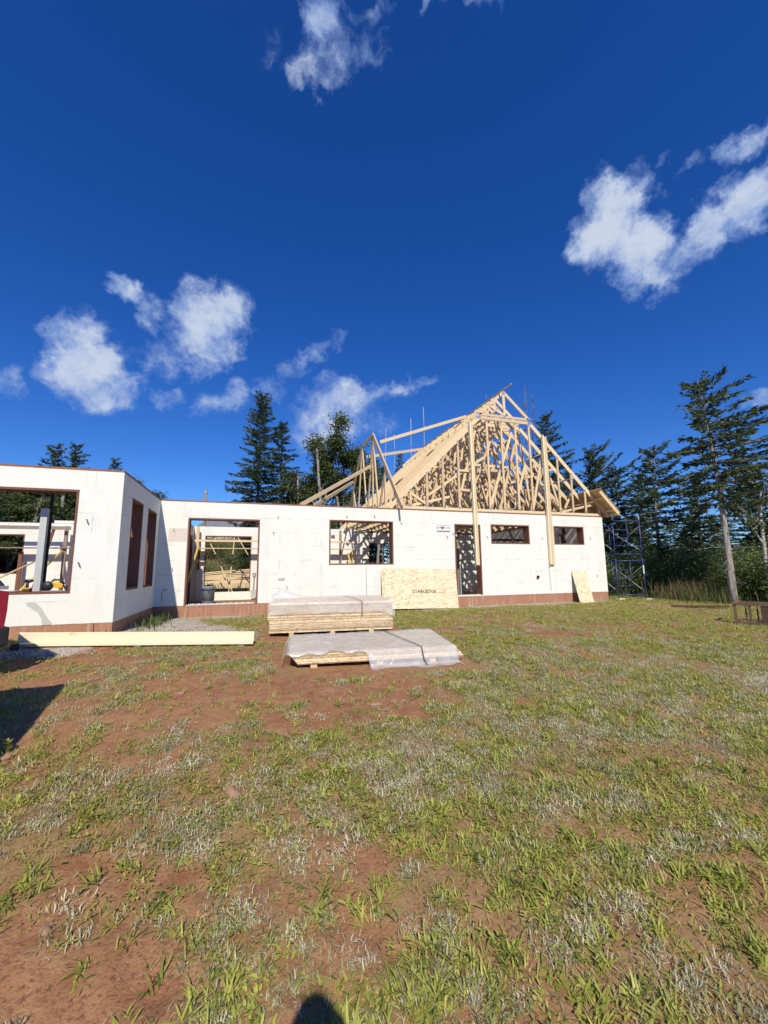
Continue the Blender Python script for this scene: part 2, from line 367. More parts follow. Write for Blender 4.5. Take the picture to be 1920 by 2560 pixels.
def soil_mat():
    m, b = newmat('red soil'); co = mapped()
    at_ = N('ShaderNodeAttribute'); at_.attribute_name = 'turf'; gr = N('ShaderNodeAttribute'); gr.attribute_name = 'gravel'; mea = N('ShaderNodeAttribute'); mea.attribute_name = 'meadow'
    n1 = noise(co, .55, 6, .6); n2 = noise(co, 7, 6, .65); n3 = noise(co, 55, 4, .6); n4 = noise(co, 2.2, 4)
    soil = mixc(ramp(n1.outputs['Fac'], [(.35, (0, 0, 0)), (.65, (1, 1, 1))]), (.245, .102, .049), (.33, .153, .075))
    soil = mixc(ramp(n2.outputs['Fac'], [(.35, (0, 0, 0)), (.68, (1, 1, 1))]), soil, (.40, .222, .112), 'MIX')
    soil = mixc(ramp(n3.outputs['Fac'], [(.3, (1, 1, 1)), (.48, (0, 0, 0))]), soil, (.15, .066, .04))
    soil = mixc(ramp(n4.outputs['Fac'], [(.55, (0, 0, 0)), (.72, (.55, .55, .55))]), soil, (.19, .085, .052))
    turf = mixc(n2.outputs['Fac'], (.22, .175, .065), (.30, .26, .09)); turf = mixc(ramp(n3.outputs['Fac'], [(.4, (0, 0, 0)), (.7, (1, 1, 1))]), turf, (.25, .19, .115))
    f = M('MULTIPLY', at_.outputs['Fac'], M('MULTIPLY_ADD', n3.outputs['Fac'], 1.5, -.3, clamp=True), clamp=True)
    c = mixc(f, soil, turf)
    gv = N('ShaderNodeTexVoronoi'); gv.inputs['Scale'].default_value = 26; L(co, gv.inputs['Vector'])
    gs = N('ShaderNodeSeparateColor'); L(gv.outputs['Color'], gs.inputs[0])
    grav = ramp(gs.outputs[0], [(0, (.27, .22, .17)), (.5, (.44, .39, .33)), (1, (.58, .53, .46))])
    gm = M('MULTIPLY', gr.outputs['Fac'], M('GREATER_THAN', M('ADD', gr.outputs['Fac'], n2.outputs['Fac']), .8))
    c = mixc(gm, c, grav)
    md = mixc(n1.outputs['Fac'], (.075, .085, .03), (.20, .165, .075)); c = mixc(mea.outputs['Fac'], c, md)
    L(c, b.inputs['Base Color']); b.inputs['Roughness'].default_value = .95; b.inputs['Specular IOR Level'].default_value = .15
    bump(b, M('ADD', M('ADD', n2.outputs['Fac'], M('MULTIPLY', n3.outputs['Fac'], .5)), M('MULTIPLY', M('MULTIPLY', gv.outputs['Distance'], gm), -1.2)), .55, .03)
    return m
m_soil = soil_mat()

# ------------------------------------------------------------------ ground
GY = [-400, -40, -20, -14, -12.3, -9, -6.45, -4, -1.5, 0, 8, 400]; GZ = [-1.5, -1.25, -1.0, -.84, -.75, -.575, -.435, -.372, -.335, -.325, -.35, -.45]
def ground_z(x, y):
    x = np.asarray(x, float); y = np.asarray(y, float)
    z = np.interp(y, GY, GZ)
    z = z+.15*sstep(4, -1, x)*np.exp(-((y+3.6)/2.6)**2)
    z = z+5.4*sstep(15, 44, y)*sstep(24, 11, x)*(.85+.3*fbm(x*.06, y*.06, 5, 3))
    z = z+.05*(fbm(x*.5, y*.5, 3, 3)-.5)*sstep(1.5, 4, np.hypot(x-4, y+4.5))*sstep(.3, -1.0, np.abs(y-3.6)-4.9)**0
    return z
def gz(x, y): return float(ground_z(np.array([x]), np.array([y]))[0])
def turf_d(x, y):
    """how much of the ground is grown over, 0..1"""
    x = np.asarray(x, float); y = np.asarray(y, float)
    n = fbm(x*.55+3, y*.55, 21, 4); n2 = fbm(x*1.7, y*1.7, 31, 3)
    base = .43+.32*sstep(1.0, 7.5, x+.35*(y+8))+.25*sstep(9, 15, x)
    base = base+.30*sstep(-3.6, -1.2, y)*sstep(1.2, 4, x)
    base = base+.22*np.exp(-((x+1.0)/2.0)**2-((y+8.2)/1.2)**2)+.18*np.exp(-((x-1.0)/1.4)**2-((y+9.3)/.8)**2)
    base = base-.20*np.exp(-((x-1.4)/3.6)**2-((y+7.3)/1.3)**2)-.22*np.exp(-((x-1.2)/1.6)**2-((y+11.0)/1.2)**2)-.3*np.exp(-((x-9.7)/1.6)**2-((y+9.2)/1.0)**2)-.18*np.exp(-((x-7.5)/1.5)**2-((y+5.2)/1.5)**2)
    base = base+.28*np.exp(-((x-5.2)/2.2)**2-((y+10.6)/1.7)**2)
    d = base+1.15*(n-.5)+1.2*(n2-.5)+1.1*(fbm(x*4.5, y*4.5, 37, 2)-.5)
    return np.clip(d*1.15, 0, 1)
def gravel_d(x, y):
    x = np.asarray(x, float); y = np.asarray(y, float); n = fbm(x*1.3, y*1.3, 77, 3)-.5
    a = sstep(.35, -.25, np.abs(x-.3+.9*(y+2.0)*.55)-1.35+n*1.2)*sstep(-4.05, -3.5, y)*sstep(.5, .1, y)*sstep(-.1, .1, x)
    a = np.maximum(a, .9*sstep(.35, .1, y)*sstep(1.0, .2, -y)*sstep(-.05, .1, x)*sstep(3.0, 1.9, x+n*2))
    a = np.maximum(a, sstep(.35, .1, np.abs(y+4.60+n*.3-.12*x)-.08)*sstep(.5, -.2, x+n)*sstep(-4.5, -3.5, x))
    a = np.maximum(a, .75*sstep(.35, .1, y)*sstep(.75, .2, -y+n)*sstep(5.6, 6.2, x)*sstep(15.5, 15, x))
    a = np.maximum(a, .95*np.exp(-((x-9.2)/.7)**2-((y+8.6)/.25)**2))
    return np.clip(a, 0, 1)
rad = np.concatenate([[0], np.geomspace(.25, 420, 330)]); ang = np.linspace(-math.pi, math.pi, 541)[:-1]
rr, aa = np.meshgrid(rad[1:], ang, indexing='ij')
gx = np.append((CAM[0]+rr*np.sin(aa)).ravel(), CAM[0]); gy = np.append((CAM[1]+rr*np.cos(aa)).ravel(), CAM[1])
gzv = ground_z(gx, gy); dist = np.hypot(gx-CAM[0], gy-CAM[1])
fade = 1-sstep(12, 30, dist)
clear = sstep(.25, .9, np.maximum(np.abs(gx-4)-1.9, np.abs(gy+5.3)-1.9))     # flat where the board stacks lie
gzv = gzv+fade*(.035*(fbm(gx*2.3, gy*2.3, 41, 3)-.5)+.028*(fbm(gx*8, gy*8, 42, 3)-.5)+.012*(vnoise(gx*25, gy*25, 43)-.5))*(.3+.7*clear)
nr, na = rr.shape; nv = nr*na
i, j = np.meshgrid(np.arange(nr-1), np.arange(na), indexing='ij'); j2 = (j+1) % na
quads = np.stack([i*na+j, (i+1)*na+j, (i+1)*na+j2, i*na+j2], -1).reshape(-1, 4)
tris = np.stack([np.full(na, nv), np.arange(na), (np.arange(na)+1) % na], -1)
def np_mesh(name, verts, faces_list, mat, attrs=None, smooth=False):
    """mesh from numpy arrays; faces_list holds arrays of equal-sized faces"""
    me = bpy.data.meshes.new(name); me.vertices.add(len(verts)); me.vertices.foreach_set('co', np.asarray(verts, np.float32).ravel())
    loops = np.concatenate([f.ravel() for f in faces_list]).astype(np.int32); sizes = np.concatenate([np.full(len(f), f.shape[1]) for f in faces_list])
    me.loops.add(len(loops)); me.loops.foreach_set('vertex_index', loops)
    me.polygons.add(len(sizes)); me.polygons.foreach_set('loop_start', np.concatenate([[0], np.cumsum(sizes)[:-1]]).astype(np.int32))
    for k, (dom, val) in (attrs or {}).items():
        a = me.attributes.new(k, 'FLOAT', dom); a.data.foreach_set('value', np.asarray(val, np.float32))
    if smooth: me.polygons.foreach_set('use_smooth', np.ones(len(sizes), bool))
    me.materials.append(mat); me.update(calc_edges=True); me.validate()
    o = bpy.data.objects.new(name, me); C.objects.link(o); return o
meadow = np.clip(sstep(9.5, 12, gy)+sstep(19, 23, gx+.3*gy), 0, 1)
g = np_mesh('ground', np.stack([gx, gy, gzv], 1), [quads, tris[:, ::-1]], m_soil,
            {'turf': ('POINT', turf_d(gx, gy)), 'gravel': ('POINT', gravel_d(gx, gy)), 'meadow': ('POINT', meadow)}, True)
tag(g, kind='structure')

# ------------------------------------------------------------------ the house
H = 2.845; LW = 3.395; W = 15.383
def slab(mb, u0, u1, a, b, z0, z1, holes, axis='x'):
    """wall slab along x (thickness a..b in y) or along y (thickness a..b in x) with rectangular holes (u0, u1, z0, z1)"""
    us = sorted({u0, u1, *[h[k] for h in holes for k in (0, 1)]}); zs = sorted({z0, z1, *[h[k] for h in holes for k in (2, 3)]})
    us = [u for u in us if u0-1e-6 <= u <= u1+1e-6]; zs = [z for z in zs if z0-1e-6 <= z <= z1+1e-6]
    solid = lambda i, k: 0 <= i < len(us)-1 and 0 <= k < len(zs)-1 and not any(h[0]-1e-6 <= us[i] and us[i+1] <= h[1]+1e-6 and h[2]-1e-6 <= zs[k] and zs[k+1] <= h[3]+1e-6 for h in holes)
    P = (lambda u, t, z: (u, t, z)) if axis == 'x' else (lambda u, t, z: (t, u, z))
    for i in range(len(us)-1):
        for k in range(len(zs)-1):
            if not solid(i, k): continue
            p, q, r, s = us[i], us[i+1], zs[k], zs[k+1]
            def qd(*v): mb.add([P(*x) for x in v], [(0, 1, 2, 3) if axis == 'x' else (3, 2, 1, 0)])
            qd((p, a, r), (q, a, r), (q, a, s), (p, a, s)); qd((q, b, r), (p, b, r), (p, b, s), (q, b, s))
            if not solid(i-1, k): qd((p, b, r), (p, a, r), (p, a, s), (p, b, s))
            if not solid(i+1, k): qd((q, a, r), (q, b, r), (q, b, s), (q, a, s))
            if not solid(i, k-1): qd((p, b, r), (q, b, r), (q, a, r), (p, a, r))
            if not solid(i, k+1): qd((p, a, s), (q, a, s), (q, b, s), (p, b, s))
house = thing('house_under_construction', 'unfinished white foam block house with bare timber roof trusses on its right half', 'house')
ENT = (.71, 2.62, 0.0, 2.40); WIN = (4.66, 6.74, 1.07, 2.455); DOOR = (8.94, 9.95, .03, 2.43); WA = (10.36, 11.97, 1.765, 2.455); WB = (13.04, 14.43, 1.765, 2.455)
WW = (-3.3, -.71, .545, 2.47); R1 = (-2.71, -1.78, .55, 2.47); R2 = (-1.31, -.375, .55, 2.45)
RO = (.46, 2.40, 0.0, 2.46); RW = (-8.2, -6.0, .88, 2.41); RD = (8.3, 9.8, -.1, 2.3)
def wall(name_mat, args, label=None):
    mb = MB(); slab(mb, *args); o = mb.build('block_wall', name_mat, house)
    if label: o['label'] = label
    return o
wall(m_wall_x, (0, W, 0, .3, 0, H, [ENT, WIN, DOOR, WA, WB]), 'long white wall with doorway and windows facing the yard')
wall(m_wall_x, (-9.3, -.3, -LW, -LW+.3, 0, H, [WW]), 'white wall of the projecting wing with one wide window')
wall(m_wall_y, (-LW, .3, -.3, 0, 0, H, [R1, R2], 'y'), 'shaded white side wall of the wing with two tall windows')
wall(m_wall_y, (.3, 7, -.3, 0, -.35, H, [], 'y')); wall(m_wall_y, (-LW+.3, 7, -9.3, -9, -.35, H, [], 'y'))
wall(m_wall_x, (-9.3, 0, 7, 7.3, -.35, H, [RW])); wall(m_wall_x, (0, 7.31, 7, 7.3, -.35, H, [RO]))
wall(m_wall_y, (7, 8.4, 7.31, 7.6, -.35, H, [], 'y')); wall(m_wall_x, (7.6, W-.3, 8.4, 8.7, -.35, H, [RD])); wall(m_wall_y, (.3, 8.7, W-.3, W, -.35, H, [], 'y'))
# moulded teeth on bare block tops
mb = MB()
for k in range(int((ENT[1]-ENT[0]-.1)/.055)):
    x = ENT[0]+.06+k*.055; h_ = .018+.012*((k*7) % 3)/2; mb.bb(x, x+.034, .002, .07, 0, h_); mb.bb(x+.02, x+.05, .22, .298, 0, h_)
for k in range(int((DOOR[1]-DOOR[0]-.08)/.055)):
    x = DOOR[0]+.05+k*.055; mb.bb(x, x+.034, .002, .07, .03, .052)
for k in range(150):
    x = .05+k*.048; mb.bb(x, x+.03, 7.002, 7.07, H, H+.022)
for k in range(180):
    x = -8.9+k*.048; mb.bb(x, x+.03, 7.002, 7.07, H, H+.022)
mb.build('block_teeth', m_white, house)
# a raised course at one end of the wing's far wall
mb = MB(); slab(mb, -5.1, -.3, 7.003, 7.297, H+.024, H+.13, []); mb.build('block_wall', m_wall_x, house)
# brown band and footing
def band(args):
    mb = MB(); slab(mb, *args); return mb.build('foundation_board', m_base, house)
band((0, W-.003, .006, .29, -.55+.2, -.002, [])); band((-9.29, -.303, -LW+.006, -LW+.29, -.5, -.002, []))
band((-LW+.006, 0, -.29, -.006, -.5, -.002, [], 'y'))
mb = MB()
mb.bb(9.0, W+.05, -.05, .3, -.46, -.352); mb.build('footing', m_concrete, house)
# seams of the band
for x in (1.22, 2.44, 3.7, 6.1, 8.5, 10.9, 13.4):
    mb = MB(); mb.bb(x-.003, x+.003, .001, .02, -.34, -.004); mb.build('board_seam', m_black, house)
mb = MB()
for k in range(26):
    x = .55+k*.29+random.uniform(-.03, .03)
    for z in (-.06, -.15, -.25): mb.bb(x, x+.012, .002, .02, z+random.uniform(-.02, .02), z+.008+random.uniform(-.0, .02))
mb.build('nail', m_black, house)
# top plate
mb = MB(); mb.bb(-.002, W-.004, .004, .296, H+.001, H+.045); mb.bb(-9.29, -.302, -LW+.004, -LW+.296, H+.001, H+.045); mb.bb(-.298, -.003, -LW+.004, .29, H+.001, H+.045)
mb.bb(W-.296, W-.006, .3, 8.69, H+.001, H+.045); mb.bb(7.31, W-.3, 8.404, 8.69, H+.001, H+.045); mb.build('top_plate', m_buckx, house)
def buck(name, o, a, b, axis='x', sill=True, t=.042):
    u0, u1, z0, z1 = o; mb = MB(); e = .0025
    P = (lambda p, q, r, s: mb.bb(p, q, a-e, b+e, r, s)) if axis == 'x' else (lambda p, q, r, s: mb.bb(a-e, b+e, p, q, r, s))
    P(u0+.001, u0+t, z0, z1-.001); P(u1-t, u1-.001, z0, z1-.001); P(u0+t, u1-t, z1-t, z1-.001)
    if sill: P(u0+t, u1-t, z0+.001, z0+t)
    return mb.build(name, m_buck, house)
buck('door_frame', ENT, 0, .3, sill=False); buck('window_frame', WIN, 0, .3); buck('door_frame', DOOR, 0, .3, sill=False); buck('window_frame', WA, 0, .3); buck('window_frame', WB, 0, .3)
buck('window_frame', WW, -LW, -LW+.3); buck('window_frame', R1, -.3, 0, 'y'); buck('window_frame', R2, -.3, 0, 'y')
buck('window_frame', RO, 7, 7.3, sill=False); buck('window_frame', RW, 7, 7.3); buck('window_frame', RD, 8.4, 8.7, sill=False)
# cement smear, paper patch, cast-in fixings and pipes on the walls
def blob_poly(cx, cz, pts): return [(cx+x, cz+z) for x, z in pts]
mb = MB(); mb.prism(blob_poly(-1.36, 0, [(0, .40), (.09, .415), (.17, .385), (.25, .29), (.30, .20), (.36, .11), (.42, .03), (.40, .005), (.28, .004), (.255, .12), (.20, .22), (.10, .30), (.03, .35)]), -LW-.006, -LW+.002)
mb.build('cement_smear', plain('grey cement', (.50, .51, .47), .9, 0, .12, 14), house)
mb = MB(); mb.bb(.24, .70, -.004, .002, 1.74, 2.10); mb.build('wall_patch', plain('pinkish patch', (.66, .57, .50), .85, 0, .18, 26), house)
for x, z in ((.36, 2.06), (.38, 1.0), (3.0, 2.03), (3.12, 2.5), (3.42, .45), (6.1, 2.62), (7.0, 2.42), (8.65, 2.0), (10.2, 2.02), (12.5, 2.0), (14.7, 2.03), (14.9, .62), (5.2, 2.58), (8.87, 2.12)):
    mb = MB(); mb.tube([(x, .01, z), (x, -.03, z+.005), (x+.012, -.035, z-.02), (x+.018, -.03, z-.055)], .008, 6); mb.build('tie_hook', m_dark_lum, house)
for y, x, z in ((-LW, -.55, 1.9), (-LW, -.62, 1.1)):
    mb = MB(); mb.tube([(x, y+.01, z), (x, y-.03, z+.005), (x+.015, y-.035, z-.02), (x+.03, y-.03, z-.07)], .01, 6); mb.build('tie_hook', m_dark_lum, house)
mb = MB(); mb.lathe([(.034, .02), (.034, -.06), (.05, -.06), (.052, -.05), (.052, -.03)], n=16)
for i_ in range(len(mb.v)): x, y, z = mb.v[i_]; mb.v[i_] = (12.2+x, z, .6+y)
mb.build('vent_pipe', m_black, house, smooth=True)
for pts in ([(.28, .002, .42), (.28, -.02, .45), (.2, -.025, .44), (.17, -.03, .3), (.19, -.03, .12)], [(5.83, .004, 1.06), (5.83, -.008, .6), (5.84, -.008, .02)], [(12.72, -.006, .95), (12.74, -.006, .5), (12.76, -.006, .1)]):
    mb = MB(); mb.tube(pts, .006, 5); mb.build('cable', m_ink, house)
mb = MB(); mb.bb(3.18, 3.36, -.004, .002, .62, .70); mb.build('wall_label', plain('faded grey print', (.42, .43, .42), .8, 0, .4, 40), house)
# maker's sign
sg = thing('wall_sign', 'small white sign with a red fox head mounted left of the narrow doorway', 'sign', (8.53, -.012, 2.27))
mb = MB(); mb.bb(8.285, 8.775, -.014, -.002, 2.16, 2.38); mb.build('panel', m_white, sg)
mb = MB()
for a in ((8.285, 8.775, 2.367, 2.38), (8.285, 8.775, 2.16, 2.19), (8.285, 8.295, 2.19, 2.367), (8.765, 8.775, 2.19, 2.367)): mb.bb(a[0], a[1], -.018, -.0145, a[2], a[3])
mb.build('border', m_grey_ink, sg)
fox = [(-.055, .075), (-.035, .04), (0, .03), (.035, .04), (.055, .075), (.062, .02), (.035, -.02), (.0, -.065), (-.035, -.02), (-.062, .02)]
mb = MB(); mb.prism([(8.487+x, 2.283+z) for x, z in fox], -.019, -.0145); mb.build('fox_head', m_red, sg)
mb = MB(); mb.prism([(8.487+x*.4, 2.262+z*.32) for x, z in fox], -.021, -.0192); mb.build('fox_muzzle', m_ink, sg)
def facing(x, y, z, tilt=0.0): return Matrix.Translation((x, y, z)) @ Matrix.Rotation(math.pi/2-tilt, 4, 'X')
base = Matrix.Translation((-8.53, .012, -2.27))
text_mesh('lettering', 'FOX', .062, m_grey_ink, sg, base @ facing(8.365, -.0165, 2.285), .002)
text_mesh('lettering', 'BLOCKS', .058, m_grey_ink, sg, base @ facing(8.647, -.0165, 2.285), .002)

# ------------------------------------------------------------------ roof trusses
XL, XR, XA, ZA, ZH = 7.03, 15.37, 11.2, 7.57, 3.40
ZF = 6.45; zt = lambda x: ZA-abs(x-XA)
XF0, XF1 = XA-(ZA-ZF-.0), XA+(ZA-ZF)
TH = .038
def chord_pts(): return
def truss_members(kind):
    """one entry for every member: name, shape, material"""
    out = []; plate = MB(); U = (0, 1, 0)
    def bar(name, p, q, h, mt=m_lumx):
        mb = MB(); mb.beam((p[0], 0, p[1]), (q[0], 0, q[1]), h, TH, U); out.append((name, mb, mt))
    o = .07*math.sqrt(2)                                   # chord centre below its top edge
    tail = .40
    bar('top_chord', (XL-tail, zt(XL-tail)-o), (XF0+.02, ZF-o), .14); bar('top_chord', (XR+tail, zt(XR+tail)-o), (XF1-.02, ZF-o), .14)
    bar('top_chord', (XF0+.06, ZF-.085), (XF1-.06, ZF-.085), .12)
    bar('cap_chord', (XF0+.07, ZF+.05), (XF1-.07, ZF+.05), .085)
    bar('cap_chord', (XF0+.06, ZF+.06), (XA, ZA-o), .115); bar('cap_chord', (XF1-.06, ZF+.06), (XA, ZA-o), .115)
    bar('king_post', (XA, ZF+.09), (XA, ZA-.16), .1)
    bar('bottom_chord', (XL, 2.945), (XR, 2.945), .09)
    for x in (XL+.045, XR-.045): bar('heel_post', (x, 2.99), (x, zt(x)-.2), .09, m_lum)
    B0 = 2.985
    if kind == 'gable':
        for k in range(14):
            xs = XL+.35+.6085*k
            if xs > XR-.1: break
            zz = min(zt(xs)-.19, ZF-.15); bar('stud', (xs, B0), (xs, zz), .075, m_lum)
            plate.box((xs, -.021, B0+.03), (.055, .003, .10)); plate.box((xs, -.021, zz-.02), (.06, .003, .1))
        bar('web', (XF0+.38, ZF+.5), (XA-.06, ZF+.12), .075)
        for x, z in ((XF0, ZF-.08), (XF1, ZF-.08)):
            plate.box((x, -.021, z), (.2, .003, .1)); plate.box((x, -.021, z+.15), (.14, .003, .07))
        plate.box((XA, -.021, ZA-.15), (.12, .003, .1)); plate.box((XA, -.021, ZF+.07), (.1, .003, .08))
        out.append(('nail_plate', plate, m_plate))
    else:
        for b_, t_ in ((8.35, 7.75), (8.35, 9.0), (9.75, 9.0), (9.75, XF0+.1), (11.2, XF0+.1)):
            for sgn in (1, -1):
                xb = b_ if sgn > 0 else 2*XA-b_; xt = t_ if sgn > 0 else 2*XA-t_
                bar('web', (xb, B0), (xt, min(zt(xt)-.2, ZF-.15)), .085, m_lum)
        for sgn in (1, -1):
            bar('web', (XA-sgn*1.45, B0), (XA, ZF-.15), .085, m_lum); bar('web', (XA-sgn*2.55, zt(XA-2.55)-.2), (XA-sgn*1.0, 4.3), .085, m_lum)
        bar('web', (XF0+.1, 4.75), (XF1-.1, 4.75), .085)
        bar('web', (XF0+.45, ZF+.1), (XA-.05, ZA-.4), .07); bar('web', (XF1-.45, ZF+.1), (XA+.05, ZA-.4), .07)
    return out
def make_truss(kind, y):
    r = bpy.data.objects.new('roof_truss', None); C.objects.link(r); r.parent = house; r.location = (0, y, 0)
    for n_, mb, mt in truss_members(kind): mb.build(n_, mt, r, local=True)
    return r
tg = make_truss('gable', .05); tg['label'] = 'gable end truss of close upright studs at the front'
t1 = make_truss('common', .05+.61)
for k in range(2, 14):
    c_ = copy_tree(t1, house); c_.location = (random.uniform(-.012, .012), .05+.61*k, random.uniform(-.006, .006))
# long battens and bracing laid across the trusses
def part_bar(name, m, p, q, w_, h_, up_=(0, 0, 1)):
    mb = MB(); mb.beam(p, q, w_, h_, up_); return mb.build(name, m, house)
part_bar('batten', m_lumy, (XA-.2, -.75, ZA-.16), (XA-.2, 8.1, ZA-.16), .06, .022)
for s_ in (1.0, 2.0, 3.1): part_bar('batten', m_lumy, (XA-s_, .0, ZA-s_-.31), (XA-s_, 8.1, ZA-s_-.31), .085, .036, (1, 0, 1))
for s_ in (1.9, 2.9, 3.8): part_bar('batten', m_lumy, (XA+s_, .0, ZA-s_-.33), (XA+s_, 8.1, ZA-s_-.33), .085, .036, (-1, 0, 1))
for x in (9.2, 11.25, 13.2): part_bar('batten', m_lumy, (x, .0, 3.02), (x, 8.1, 3.02), .085, .036)
for x, (y0, z0, y1, z1) in zip((9.6, 9.6, 10.5, 11.9, 12.7, 12.7, 8.6, 13.8, 11.1), ((.2, 3.05, 3.2, 5.7), (3.4, 5.4, 6.5, 3.05), (1.0, 3.1, 4.4, 6.2), (.3, 3.1, 3.6, 6.2), (.1, 3.1, 2.6, 5.4), (4.2, 3.0, 6.8, 5.5), (.2, 3.0, 1.9, 4.5), (.3, 3.1, 2.0, 4.5), (2, 6.1, 5.2, 3.1))):
    part_bar('diagonal_brace', m_lumy, (x, y0, z0), (x, y1, z1), .085, .036, (1, 0, 0))
for (x0, z0, x1, z1, y) in ((9.2, 3.1, 10.0, 5.9, .16), (7.5, 3.05, 8.9, 3.4, .2), (9.25, 4.35, 9.75, 4.35, .12), (9.25, 3.65, 9.75, 3.65, .12), (7.9, 3.3, 10.3, 4.9, .17), (12.3, 3.05, 12.95, 5.6, .14), (13.5, 3.0, 15.1, 3.35, -.0+.12), (7.2, 3.6, 8.0, 3.1, .15), (10.55, 3.2, 11.6, 6.0, .22), (11.6, 3.2, 12.1, 4.7, .22)):
    part_bar('diagonal_brace', m_lumx, (x0, y, z0), (x1, y, z1), .085, .036, (0, 1, 0))
# roof sheathing on the lowest strip of the right slope, running out over both ends
sh0, sh1 = XR-.48, XR+.42
n45 = Vector((1, 0, 1)).normalized()
mb = MB(); p = [Vector((sh0, 0, zt(sh0)+.004)), Vector((sh1, 0, zt(sh1)+.004))]
for y0, y1 in ((-.50, 1.93), (1.935, 4.37), (4.375, 6.81), (6.815, 8.5)):
    vs = [(q+n45*h_+Vector((0, y, 0))) for y in (y0, y1) for h_ in (0, .012) for q in p]
    mb.add(vs, [(0, 1, 3, 2), (4, 6, 7, 5), (0, 4, 5, 1), (2, 3, 7, 6), (0, 2, 6, 4), (1, 5, 7, 3)])
mb.build('roof_sheathing', m_osb_top, house)
mb = MB()
mb.beam((XR+.385, -.48, zt(XR+.385)-.075), (XR+.385, 8.4, zt(XR+.385)-.075), .02, .13)
mb.beam((XR+.36, -.46, zt(XR+.36)-.10), (XR-.46, -.46, zt(XR-.46)-.10), TH, .12, n45)
for x in (XR+.25, XR-.2): mb.beam((x, -.45, zt(x)-.05), (x, .04, zt(x)-.05), .085, .036, n45)
mb.build('eave_board', m_lumy, house)
# upright hanging boards in front of the gable truss
for (x, x2, ztop, wd, lab) in ((9.745, 9.70, 6.10, .17, 'long pale board hanging from the trusses in front of the narrow doorway'), (12.82, 12.83, 5.90, .235, 'long pale board hanging in front of the wall between the two small windows')):
    t = thing('timber_strongback', lab, 'timber board', (x, -.08, 1.03), group='boards hanging from the gable truss')
    mb = MB(); mb.beam((x+wd*.2, -.06, 1.03), (x2+wd*.2, -.045, ztop-.04), wd*.62, .038, (0, 1, 0)); mb.build('face_board', m_lum, t)
    mb = MB(); mb.beam((x-wd*.33, -.085, 1.045), (x2-wd*.33, -.07, ztop), .045, .10, (0, 1, 0)); mb.build('edge_board', m_white_lum, t)

# ------------------------------------------------------------------ the single cross truss and its props
XT = 6.9
t = thing('cross_truss', 'single flat-topped roof truss standing upright at the left end of the big roof', 'roof truss', (XT, 3.65, 2.9))
top, bot, web = MB(), MB(), MB()
tb = lambda mb, p, q, h: mb.beam((XT, p[0], p[1]), (XT, q[0], q[1]), h*1.15, TH*1.3, (1, 0, 0))
A_, B_, D_, E_ = (-.42, 2.86), (2.79, 6.30), (4.48, 6.30), (7.72, 2.86)
tb(top, A_, B_, .14); tb(top, B_, D_, .12); tb(top, D_, E_, .14); tb(bot, (.0, 2.945), (7.3, 2.945), .09)
for p_, q_ in (((.25, 2.99), (.25, 3.5)), ((7.05, 2.99), (7.05, 3.5)), ((2.05, 2.99), (1.25, 4.5)), ((2.05, 2.99), (2.80, 6.2)), ((3.65, 2.99), (2.84, 6.2)), ((3.65, 2.99), (4.44, 6.2)), ((5.25, 2.99), (4.5, 6.2)), ((5.25, 2.99), (6.05, 4.5)), ((2.82, 2.99), (2.82, 6.2)), ((1.25, 2.99), (1.3, 4.5)), ((6.05, 2.99), (6.0, 4.5))):
    web = MB(); tb(web, p_, q_, .088); web.build('web', m_lum, t)
top.build('top_chord', m_lumy, t); bot.build('bottom_chord', m_lumy, t)
for lab, p_, q_ in (('upper diagonal prop from the wall top to the cross truss', (3.80, .2, 2.905), (6.86, 2.93, 5.04)), ('lower diagonal prop from the wall top to the cross truss', (4.22, .22, 2.905), (6.86, 5.90, 5.0)),
                    ('long tie board from the cross truss up to the top of the big roof', (6.93, 1.94, 5.73), (10.9, 2.28, 7.32)), ('lower level tie board from the cross truss to the big roof', (6.93, 3.83, 5.66), (10.43, 5.71, 6.86))):
    mb = MB(); mb.beam(p_, q_, .038, .12); tag(mb.build('brace_board', m_lumx), lab, 'timber board', 'boards bracing the cross truss')
m_crate = wood('brown crate timber', (.20, .135, .085), (.11, .07, .045), 2)
# ------------------------------------------------------------------ board stacks
def plastic_mat():
    m, b = newmat('milky plastic film'); co = mapped()
    n1 = noise(co, 3.5, 5, .6, 1.0); n2 = noise(mapped((1, 3, 3)), 9, 4)
    b.inputs['Base Color'].default_value = (.90, .90, .89, 1); b.inputs['Roughness'].default_value = .2; b.inputs['Specular IOR Level'].default_value = .6
    bump(b, M('ADD', n1.outputs['Fac'], M('MULTIPLY', n2.outputs['Fac'], .3)), .32, .03)
    t = N('ShaderNodeBsdfTransparent'); t.inputs[0].default_value = (.97, .975, .98, 1); ms = N('ShaderNodeMixShader')
    L(M('MULTIPLY_ADD', n1.outputs['Fac'], .5, .10, clamp=True), ms.inputs[0]); L(t.outputs[0], ms.inputs[1]); L(b.outputs[0], ms.inputs[2])
    L(ms.outputs[0], [q for q in nt.nodes if q.type == 'OUTPUT_MATERIAL'][0].inputs['Surface']); return m
m_film = plastic_mat()
m_edge = osb_mat('strand board sheet', (.72, .57, .36), 'XY', .8, True)
def frame_mat(ox, oy, oz, rot, tilt): return Matrix.Translation((ox, oy, oz)) @ Matrix.Rotation(rot, 4, 'Z') @ Matrix.Rotation(tilt, 4, 'X')
sheet_me = None
def sheet(mat4, label, group):
    global sheet_me
    if sheet_me is None:
        mb = MB(); mb.bb(0, 2.44, 0, 1.22, 0, .0155); o = mb.build('strand_board_sheet', m_edge, bevel=0); sheet_me = o
    else:
        o = sheet_me.copy(); C.objects.link(o)
    o.matrix_world = mat4; tag(o, label, 'board', group); return o
F1 = frame_mat(2.785, -3.975, -.276, R(-6.4), R(1.9)); F2 = frame_mat(2.94, -6.33, -.376, R(-7.0), R(2.9))
